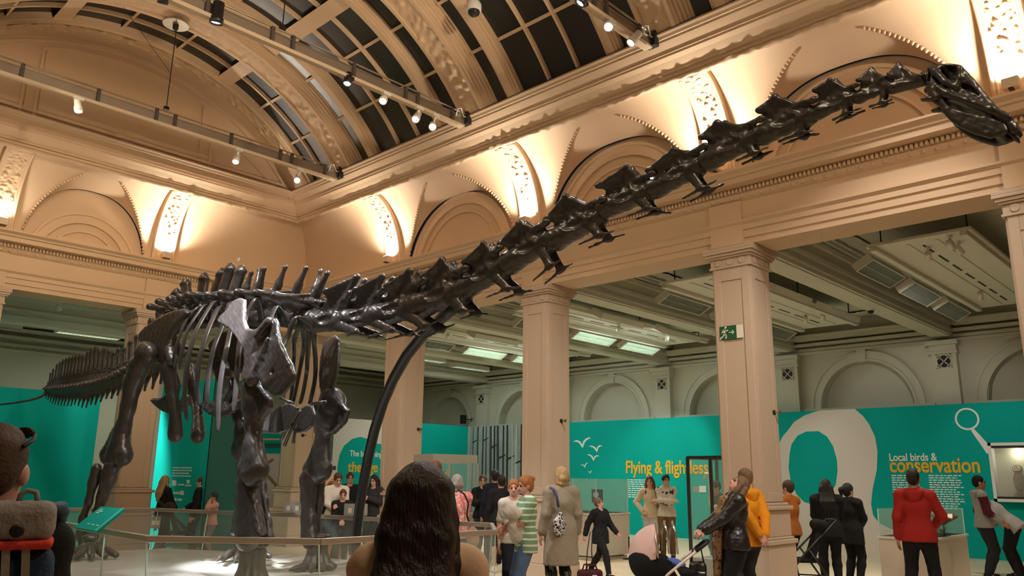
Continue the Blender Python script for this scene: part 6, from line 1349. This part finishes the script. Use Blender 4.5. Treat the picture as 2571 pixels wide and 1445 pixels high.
pp2 = person('woman in the centre foreground from behind with long dark hair and pale top', 1060, 1165, 2.45, 0, SKIN, NUDE, JEANS, hair=('none', H_BR), res=.0095, sleeve=.32, w=.90, topname='top')
# her long straight hair
s, Hd, T = pp2['s'], pp2['Hd'], pp2['T']; q = SDF(.03*s); q.ell(Hd((0, -.018, 1.658)), V(.096, .115, .104)*s).ell(Hd((0, -.05, 1.59)), V(.092, .082, .10)*s)
for x in (-.10, -.065, -.03, .005, .04, .07): q.chain([Hd((x*.62, -.07, 1.66)), Hd((x*.9, -.10, 1.52)), T((x*1.05+.0, -.145, 1.38)), T((x*1.0+.005, -.165, 1.24)), T((x*.9+.01, -.17, 1.08))], [.05*s, .046*s, .042*s, .038*s, .022*s])
for sx, zz in ((-1, 1.30), (1, 1.36)): q.chain([Hd((sx*.075, -.02, 1.67)), Hd((sx*.088, -.035, 1.56)), T((sx*.112, -.06, 1.43)), T((sx*.13-.0, -.085, zz))], [.032*s, .034*s, .032*s, .010*s])
q.ell(Hd((0, .105, 1.60)), V(.066, .072, .09)*s, op='s', k=.015); q.rough = (.003, 55); q.mesh('hair', .0085, hairm('long_dark', (.020, .010, .007)), pp2['t'])
person('woman in a pink floral blouse with a grey bob, by the barrier end', 1147, 1192, 11.2, -22, SKIN2, FLORAL, CHAR, hair=('bob', H_GR), R='front', w=1.12, hem=.80, topname='blouse', sleeve=.62)
person('man mostly hidden behind the long-haired woman, only reddish hair showing', 1094, 1158, 10.2, -10, SKIN2, NAVY, TRS, hair=('crop', H_AU), w=1.05)
person('teenager in a black jumper with a hand at the chest, left of two men', 1213, 1192, 15.4, 160, SKIN, BLK, CHAR, hair=('short', H_BR), R='chest', hyaw=20)
person('taller dark haired man in navy, far back by the forest mural', 1243, 1180, 15.0, -10, SKIN3, NAVY, BLK, hair=('short', H_DK))
person('man in black shorts with bare shins, behind the boy in white', 1259, 1192, 13.6, -15, SKIN3, BLK, BLK, hair=('crop', H_DK), short=True, legname='shorts', shoes=WHT, w=1.12)
person('boy in a white polo shirt facing the viewer, half hidden by the striped woman', 1290, 1204, 10.1, 172, SKIN2, WHT, TRS, hair=('short', H_GI), w=.88, hyaw=8, sleeve=.4, topname='polo_shirt')
pST = person('woman in a green striped tee with ginger bun, carrying a white coat', 1322, 1194, 9.5, -105, SKIN2, STRIPE, JEANS, hair=('bun', H_GI), R='hold', L='hold', w=1.06, hem=.78, sleeve=.42, hyaw=-12, hpitch=-8, topname='tee', shoes=WHT, Rw=(.0, .30, 1.10), Lw=(.03, .27, 1.05))
pCO = person('woman in a long beige cardigan seen from behind with a patterned bag', 1408, 1173, 10.6, -28, SKIN, CHAR, CAMO, hair=('bob', H_BL), w=1.12, coat=('cardigan', BEIGE, .47), hyaw=-25, legname='leggings', L='down')
person('boy in a black coat walking right past the fossil case', 1506, 1249, 13.2, 128, SKIN2, BLK, BLK, hair=('short', H_LB), stance='stride', R='swingb', L='swing', hpitch=12, w=1.15, coat=('coat', BLK, .72), hyaw=-25)
person('young woman with long auburn hair in a cream jumper', 1631, 1195, 16.5, 168, SKIN, CREAM, LGREY, hair=('long', H_AU), R='hip', hyaw=18, hem=.84, shoes=WHT, skirt=.50, legname='skirt', w=.98)
person('youth in a printed beige hoodie with arms crossed and backpack straps', 1671, 1191, 16.4, -172, SKIN, HOODB, BRN, hair=('short', H_DK), R='cross', L='cross', hyaw=-25, hood=True, topname='hoodie')
person('man in a dark polo shirt leaning behind the tall glass case', 1800, 1206, 13.9, -120, SKIN3, CHAR, BLK, hair=('short', H_DK), sleeve=.45, hpitch=-15, w=1.05, topname='polo_shirt')
pLE = person('woman in a black leather jacket looking up while pushing a pram', 1836, 1187, 9.3, -104, SKIN2, CHAR, BLK, hair=('long', H_LB), R='push', L='push', hpitch=42, w=1.28, coat=('leather_jacket', LEATH, .84), hyaw=-4, Rw=(.14, .42, 1.02), Lw=(.14, .44, 1.02))
pOR = person('man in an orange hoodie with hands clasped behind his back', 1868, 1176, 9.9, -48, SKIN2, ORG, DKJ, hair=('crop', H_LB), R='back', L='back', hyaw=-12, hood=True, w=1.18, hem=.80, topname='hoodie', Rw=(.06, -.24, .92), Lw=(.02, -.25, .90))
person('woman in black with long dark hair standing before the oval', 2071, 1203, 12.3, -6, SKIN, BLK, BLK, hair=('long', H_DK), R='front', L='front', w=1.12, coat=('coat', BLK, .80))
person('girl in a black coat with tied hair, beside the woman in black', 2128, 1214, 12.5, 30, SKIN, BLK, BLK, hair=('pony', H_DK), R='front', hyaw=18, w=1.0, coat=('coat', BLK, .70))
person('man in a red hooded jacket seen from behind at the long case', 2290, 1177, 10.2, 6, SKIN3, RED, BLK, hair=('crop', H_DK), R='front', hood=True, stance='wide', w=1.04, hem=.84, topname='jacket', Rw=(.17, .27, 1.05))
pBE = person('man in a dark beanie and varsity top standing in profile', 2456, 1194, 13.6, 78, SKIN3, GREYM, LEG, hair=('cap', BLK), R='swing', L='down', w=1.10, hood=True, topname='varsity_top', slv_m=MAROON, Rw=(.22, .22, .98))
pBN = person('person in a light grey jacket bending toward the wall case at the right edge', 2530, 1262, 13.4, -78, SKIN3, LGREY, LEG, hair=('short', H_DK), lean=48, R='reach', L='reach', w=1.12, hem=.80, topname='jacket', Rw=(.16, .30, 1.20), Lw=(.16, .30, 1.20), foot=(2560, 1437), Hf=1.62)
person('blonde woman in a dark coat at the left by the turquoise screen', 417, 1194, 15.7, 60, SKIN, BLK, CHAR, hair=('long', H_BL), R='front', L='front', coat=('coat', BLK, .74), w=1.05)
person('dark haired man in black facing left toward the blonde woman', 505, 1196, 15.8, -75, SKIN, BLK, BLK, hair=('short', H_BR), R='front', hpitch=6, coat=('jacket', BLK, .82))
person('small child in a pink top and checked trousers beside the man in black', 538, 1236, 15.4, -110, SKIN3, BPK, CHECK, hair=('short', H_DK), L='up', w=1.1, Lw=(.08, .14, 1.50))
pAD = person('person in a black printed tee raising a phone between prop and foreleg', 827, 1191, 15.0, 176, SKIN, BLK, CHAR, hair=('long', H_BL), R='up', L='up', w=1.1, sleeve=.42, topname='tee', Rw=(-.02, .26, 1.66), Lw=(.10, .24, 1.62))
pWH = person('man in a white shirt and black waistcoat looking down by the caption plate', 848, 1186, 14.6, 165, SKIN2, WHT, BLK, hair=('short', H_BR), R='front', L='hold', hpitch=-22, short=True, legname='shorts', w=1.1, shoes=BLK, topname='shirt')
person('child in dark clothes with a purple mask in front of the white shirt', 862, 1228, 14.3, 178, SKIN2, BLK, CHAR, hair=('short', H_AU), R='front', L='front', hpitch=-12, w=1.1)
person('man in a dark top standing behind the white shirted man', 880, 1186, 16.2, 172, SKIN3, BLK, TRS, hair=('short', H_DK), w=1.0)
person('dark haired woman in a grey top between the prop and the pier', 941, 1192, 15.8, -150, SKIN2, CHAR, BLK, hair=('long', H_DK), R='front', L='chest', hpitch=-10)
person('person with an orange sleeve mostly hidden behind the exit sign pier', 1976, 1206, 12.0, -60, SKIN2, cloth('rust', (.36, .11, .02)), BLK, hair=('short', H_BR), R='push', w=1.2)

# ------------------------------------------------------------------ carried things
t = pp1['t']; s1 = pp1['s']
sg = thing('sunglasses', 'black sunglasses pushed up on the short haired man at the left', 'sunglasses', wpos(pp1, pp1['Hd']((0, .03, 1.728))), pp1['ang']-math.radians(14))
b = MB(); b.tube([(-.076, -.085, -.03), (-.078, -.02, -.012), (-.064, .04, .006), (0, .05, .012), (.064, .04, .006), (.078, -.02, -.012), (.076, -.085, -.03)], .006, 6); b.build('frame', M_BLACK, sg, True)
for k in (-1, 1): b = MB(); b.ball((k*.034, .048, .012), (.028, .010, .018), 10, 6); b.build('lens', mat('dark_lens', (.01, .01, .01), .1), sg, True)
M_BPG = cloth('pack_grey', (.30, .27, .25), bump=.35); M_BPR = cloth('pack_red', (.62, .05, .035)); M_BPN = cloth('pack_navy', (.02, .04, .075), bump=.35); M_STR = cloth('pack_strap', (.34, .30, .25))
bp0 = ondepth(4, 1400, 1.99); bk = thing('backpack', 'grey and navy backpack with a red strip on the man at the left', 'backpack', bp0, pp1['ang'])
zq = lambda py: ondepth(4, py, 1.99).z-bp0.z
zT, zR, zL = zq(1262), zq(1354), zq(1369)
sd = SDF(.03); sd.box((0, 0, (zT+zR)/2), (.108, .085, (zT-zR)/2+.004), rnd=.032); sd.rough = (.002, 60); sd.mesh('top_pocket', .0075, M_BPG, bk)
sd = SDF(.01); sd.box((0, -.003, (zR+zL)/2-.002), (.109, .086, .011), rnd=.010); sd.mesh('red_trim', .006, M_BPR, bk)
sd = SDF(.03); sd.box((0, .015, zL-.21), (.118, .085, .21), rnd=.05); sd.rough = (.003, 45); sd.mesh('main_bag', .009, M_BPN, bk)
b = MB(); b.tube([(.018, .01, zT-.005), (.020, .01, zT+.018), (.033, .01, zT+.030), (.054, .01, zT+.026), (.062, .01, zT-.005)], .007, 8); b.build('grab_loop', M_BPG, bk, True)
for x in (.022, .064): b = MB(); b.box((x, -.075, zL-.12), (.018, .006, .24), mat=Matrix.Rotation(-.10, 3, 'Y')); b.build('webbing', M_STR, bk)
b = MB(); b.lathe([(.016, 0), (.012, .004), (.001, .005)], (.028, -.086, (zT+zR)/2-.02), 12, (0, -1, 0)); b.build('badge', M_BLACK, bk)
b = MB()
b.add([Vector(p)-bp0 for p in [ondepth(x, y, d) for x, y, d in ((84, 1246, 2.10), (116, 1262, 2.12), (122, 1266, 2.12), (134, 1254, 2.16), (90, 1240, 2.16))]], [(0, 1, 2, 3, 4)]); 
sd = SDF(.01); sd.chain([(.085, .06, zT-.01), (.112, .14, zT-.012), (.120, .22, zT-.03), (.119, .235, zT-.06)], [.014, .017, .017, .014], flat=((0, 0, 1), 1.6)); sd.mesh('shoulder_strap', .007, cloth('pack_blue', (.10, .17, .27)), bk)
sd = SDF(.01); sd.chain([(-.085, .06, zT-.01), (-.112, .14, zT-.012), (-.120, .22, zT-.03), (-.119, .235, zT-.06)], [.014, .017, .017, .014], flat=((0, 0, 1), 1.6)); sd.mesh('shoulder_strap', .007, cloth('pack_blue', (.10, .17, .27)), bk)
# bag of the woman in the cardigan
D = 10.28; bc = ondepth(1405, 1318, D); t = thing('shoulder_bag', 'black and white patterned shoulder bag with blue strap on the beige cardigan', 'bag', bc, pCO['ang']+.35)
sd = SDF(.04); sd.ell((0, 0, -.03), (.115, .05, .11)); sd.tri((-.09, 0, .05), (.09, 0, -.02), (.02, 0, .14), .025); sd.rough = (.004, 40); sd.mesh('pouch', .010, BAGP, t)
st = [ondepth(a, c, D)-bc for a, c in ((1402, 1272), (1398, 1246), (1390, 1228), (1380, 1222))]; q = Matrix.Rotation(-(pCO['ang']+.35), 3, 'Z')
b = MB(); b.tube([q@p for p in st], [.016, .02, .022, .02], 8); b.build('strap', cloth('strap_blue', (.11, .13, .19)), t, True)
# handbag of the woman in pink
bc = ondepth(1186, 1338, 11.0); t = thing('handbag', 'tan handbag on the arm of the woman in pink', 'bag', bc); sd = SDF(.04); sd.ell((0, 0, -.03), (.10, .07, .12)).ell((.02, .0, -.10), (.10, .07, .08)); sd.rough = (.006, 35); sd.mesh('pouch', .012, cloth('tan_bag', (.42, .24, .13), var=.4), t)
st = [ondepth(a, c, 11.02)-bc for a, c in ((1181, 1320), (1172, 1292), (1176, 1262), (1166, 1240), (1150, 1228))]; b = MB(); b.tube(st, .012, 6); b.build('strap', M_BLACK, t, True)
# white coat carried over the striped woman's arms
bc = ondepth(1283, 1296, 9.25); t = thing('folded_coat', 'bundled white coat held in the arms of the striped woman', 'coat', bc); g = lambda a, c, d=9.25: tuple(ondepth(a, c, d)-bc)
sd = SDF(.05); sd.ell(g(1280, 1284), (.10, .09, .075)).ell(g(1300, 1290), (.07, .08, .06)).chain([g(1288, 1315), g(1296, 1342), g(1300, 1366)], [.065, .075, .03]).chain([g(1300, 1318), g(1310, 1345), g(1308, 1362)], [.06, .05, .025]).rc(g(1262, 1290), g(1290, 1280), .04, .05); sd.rough = (.008, 34); sd.mesh('cloth', .011, WHT, t)
# scarf of the woman in leather, logo tee
T, s = pLE['T'], pLE['s']; sd = SDF(.03*s)
sd.chain([T((.07, .02, 1.47)), T((.05, .11, 1.42)), T((.02, .17, 1.28)), T((.03, .20, 1.05)), T((.05, .20, .80)), T((.04, .22, .56))], [.04*s, .045*s, .05*s, .05*s, .055*s, .05*s]); sd.chain([T((-.07, .0, 1.47)), T((-.05, .11, 1.42)), T((-.03, .17, 1.26)), T((-.02, .20, 1.02)), T((-.03, .21, .75))], [.04*s, .045*s, .05*s, .05*s, .04*s]); sd.rough = (.008*s, 30); sd.mesh('scarf', .0125, LEOP, pLE['t'])
T, s = pAD['T'], pAD['s']; cu = bpy.data.curves.new('p', 'FONT'); cu.body = 'adidas'; cu.offset = .02; f = put(bpy.data.objects.new('p', cu)); me = bpy.data.meshes.new_from_object(f.evaluated_get(bpy.context.evaluated_depsgraph_get())); bpy.data.objects.remove(f)
L = max(v.co.x for v in me.vertices); b = MB(); yf = .172*s
for p in me.polygons: b.add([tuple(np.array((.085*s-v.x/L*.17*s, yf, 1.235*s+v.y*.070*s))) for v in (me.vertices[i].co for i in p.vertices)], [tuple(range(len(p.vertices)))])
for an, rr in ((90, .052), (35, .045), (145, .045)):
    c_, s_ = math.cos(math.radians(an)), math.sin(math.radians(an)); pol = []
    for k in range(12): a = 2*PI*k/12; u, v = .038+.034*math.cos(a), .016*math.sin(a); pol.append((-(u*c_-v*s_)*s, (u*s_+v*c_)*s+1.305*s))
    b.add([(x, yf, z) for x, z in pol], [tuple(range(12))])
o = b.build('chest_print', M_LET, pAD['t']); so = o.modifiers.new('s', 'SOLIDIFY'); so.thickness = .004
hp = ondepth(833, 1174, 14.75); t = thing('phone', 'black phone held up between the curved prop and the foreleg', 'phone', hp, pAD['ang']); b = MB(); b.box((0, 0, 0), (.15, .01, .075)); b.build('body', M_BLACK, t, bevel=.004); b = MB(); b.box((0, -.0055, 0), (.14, .002, .068)); b.build('screen', mat('phone_screen', (.02, .02, .025), .15), t)
# pram and pushchairs
def wheel(b, c, r, n=18): b.lathe([(r*.80, -.018), (r, -.016), (r, .016), (r*.80, .018), (r*.80, -.018)], c, n, (0, 1, 0)); b.lathe([(.02, -.024), (.02, .024)], c, 8, (0, 1, 0)); [b.bar(Vector(c), Vector(c)+Vector((r*.85*math.cos(a), 0, r*.85*math.sin(a))), .012, .012, (0, 1, 0)) for a in (0, 1.26, 2.51, 3.77, 5.03)]
PK = 2000/9.2; g0 = ondepth(1680, 1300, 9.2); rz = math.atan2(-g0.x, g0.y)
pr = thing('pram', 'black pram with a pale pink hood pushed by the woman in leather', 'pram', (g0.x, g0.y, 0), rz); hz = 1.55-(1203-1204)/PK
def pl(px, py, y=0): return Vector(((px-1680)/PK, y, 1.55-(py-1202)/PK))
M_PINK = cloth('pram_pink', (.62, .42, .38)); c0 = pl(1655, 1390)
b = MB(); b.grid(lambda u, v: c0+Vector((.36*math.cos(math.radians(98+97*u))*math.sin(PI*(.04+.92*v)), .23*math.cos(PI*(.04+.92*v)), .36*math.sin(math.radians(98+97*u))*math.sin(PI*(.04+.92*v)))), 16, 18); o = b.build('hood', M_PINK, pr, True); so = o.modifiers.new('s', 'SOLIDIFY'); so.thickness = .008
b = MB(); b.tube([c0+Vector((-.02, .23, 0)), c0+Vector((-.04, .20, .22)), c0+Vector((-.05, .0, .36)), c0+Vector((-.04, -.20, .22)), c0+Vector((-.02, -.23, 0))], .012, 8); b.build('hood_rim', M_STEEL, pr, True)
sd = SDF(.03); sd.ell(tuple(c0+Vector((-.10, 0, -.04))), (.26, .22, .26)).rc(tuple(c0+Vector((.0, 0, -.12))), tuple(c0+Vector((.42, 0, -.22))), .16, .10, flat=((0, 0, 1), 1.5)); sd.half(tuple(c0+Vector((0, 0, .02))), (.15, 0, 1), tuple(c0+Vector((-.5, -.4, 0))), tuple(c0+Vector((.6, .4, .5)))); sd.ell(tuple(c0+Vector((.05, 0, .06))), (.24, .17, .13), op='s', k=.02); sd.mesh('seat', .0125, BLK, pr)
for x0 in (1668, 1688): b = MB(); b.tube([pl(x0-12, 1380, .17), pl(x0-8, 1330, .17), pl(x0, 1308, .13), pl(x0, 1306, 0), pl(x0, 1308, -.13), pl(x0+6, 1330, -.17), pl(x0+10, 1380, -.17)], .012, 8); b.build('carry_bar', mat('pram_chrome', (.6, .58, .55), .2, .9), pr, True)
sd = SDF(.02); sd.ell(tuple(pl(1685, 1402)), (.09, .11, .045)).ell(tuple(pl(1700, 1408)), (.08, .1, .04)); sd.mesh('blanket', .011, cloth('blanket_blue', (.10, .16, .55)), pr)
M_CH = mat('pram_cream', (.62, .52, .42), .35)
b = MB()
for y in (-.2, .2): b.tube([pl(1742, 1372, y), pl(1672, 1428, y), pl(1625, 1490, y)], .016, 8); b.tube([pl(1690, 1415, y), pl(1740, 1500, y)], .016, 8)
b.build('chassis', M_CH, pr, True)
b = MB(); b.tube([pl(1742, 1372, -.2), pl(1768, 1352, -.2), pl(1772, 1350, 0), pl(1768, 1352, .2), pl(1742, 1372, .2)], .02, 10); b.build('handlebar', M_BLACK, pr, True)
for c, r in ((pl(1625, 1500), .11), (pl(1740, 1490), .14)):
    for y in (-.24, .24): b = MB(); wheel(b, (c.x, y, r), r); b.build('wheel', M_BLACK, pr)
bb = ondepth(1752, 1424, 9.05); t = thing('changing_bag', 'shiny black changing bag hanging from the pram handle', 'bag', bb, rz); sd = SDF(.03); sd.box((0, 0, -.03), (.095, .07, .10), rnd=.05); sd.rough = (.004, 35); sd.mesh('pouch', .011, LEATH, t); b = MB(); b.tube([(-.07, 0, .05), (-.05, 0, .20), (.04, 0, .22), (.07, 0, .05)], .01, 6); b.build('strap', M_BLACK, t, True); b = MB(); b.box((0, -.068, -.045), (.15, .008, .014)); b.build('zip', M_WHITE, t)
def pushchair(px, D, label, rzo, col):
    g = ondepth(px, 1300, D); t = thing('pushchair', label, 'pushchair', (g.x, g.y, 0), math.atan2(-g.x, g.y)+rzo, 'folding pushchairs'); b = MB()
    for y in (-.2, .2): b.tube([(.42, y, 1.0), (-.05, y, .55), (-.38, y, .14)], .014, 8); b.tube([(.0, y, .62), (.34, y, .12)], .014, 8); b.tube([(-.30, y, .24), (.28, y, .22)], .010, 8)
    b.tube([(.42, -.2, 1.0), (.44, 0, 1.01), (.42, .2, 1.0)], .016, 8); b.build('frame', M_DARK, t, True)
    sd = SDF(.03); sd.box((.02, 0, .45), (.18, .17, .03), rnd=.025); sd.box((.16, 0, .68), (.03, .17, .24), Matrix.Rotation(.35, 3, 'Y'), rnd=.025); sd.rc((.24, -.15, .93), (.24, .15, .93), .08); sd.mesh('seat', .013, col, t)
    for x, r in ((-.38, .10), (.34, .11)):
        for y in (-.22, .22): b = MB(); wheel(b, (x, y, r), r, 14); b.build('wheel', M_BLACK, t)
pushchair(2012, 11.5, 'black pushchair half hidden behind the exit sign pier', .3, BLK)
pushchair(458, 15.2, 'dark pushchair between the blonde woman and the man in black', 3.3, cloth('dark_red', (.05, .02, .018)))
bc = ondepth(1481, 1440, 10.8); t = thing('holdall', 'burgundy holdall with white tag on the floor behind the walking boy', 'bag', bc, -.4); sd = SDF(.03); sd.box((0, 0, -.05), (.17, .09, .11), rnd=.05); sd.rough = (.004, 30); sd.mesh('body', .012, cloth('burgundy', (.06, .012, .016)), t)
for y in (-.05, .05): b = MB(); b.tube([(-.09, y, .04), (-.06, y, .12), (.06, y, .12), (.09, y, .04)], .012, 7); b.build('handle', MAROON, t, True)
b = MB(); b.box((.02, -.094, -.03), (.07, .008, .05)); b.build('tag', M_WHITE, t)
for dx in (-.06, .05): b = MB(); b.tube([(dx, 0, .05), (dx*.6, .0, .30), (dx*.3+.03, 0, .55)], .007, 6); b.build('long_strap', M_BLACK, t, True)
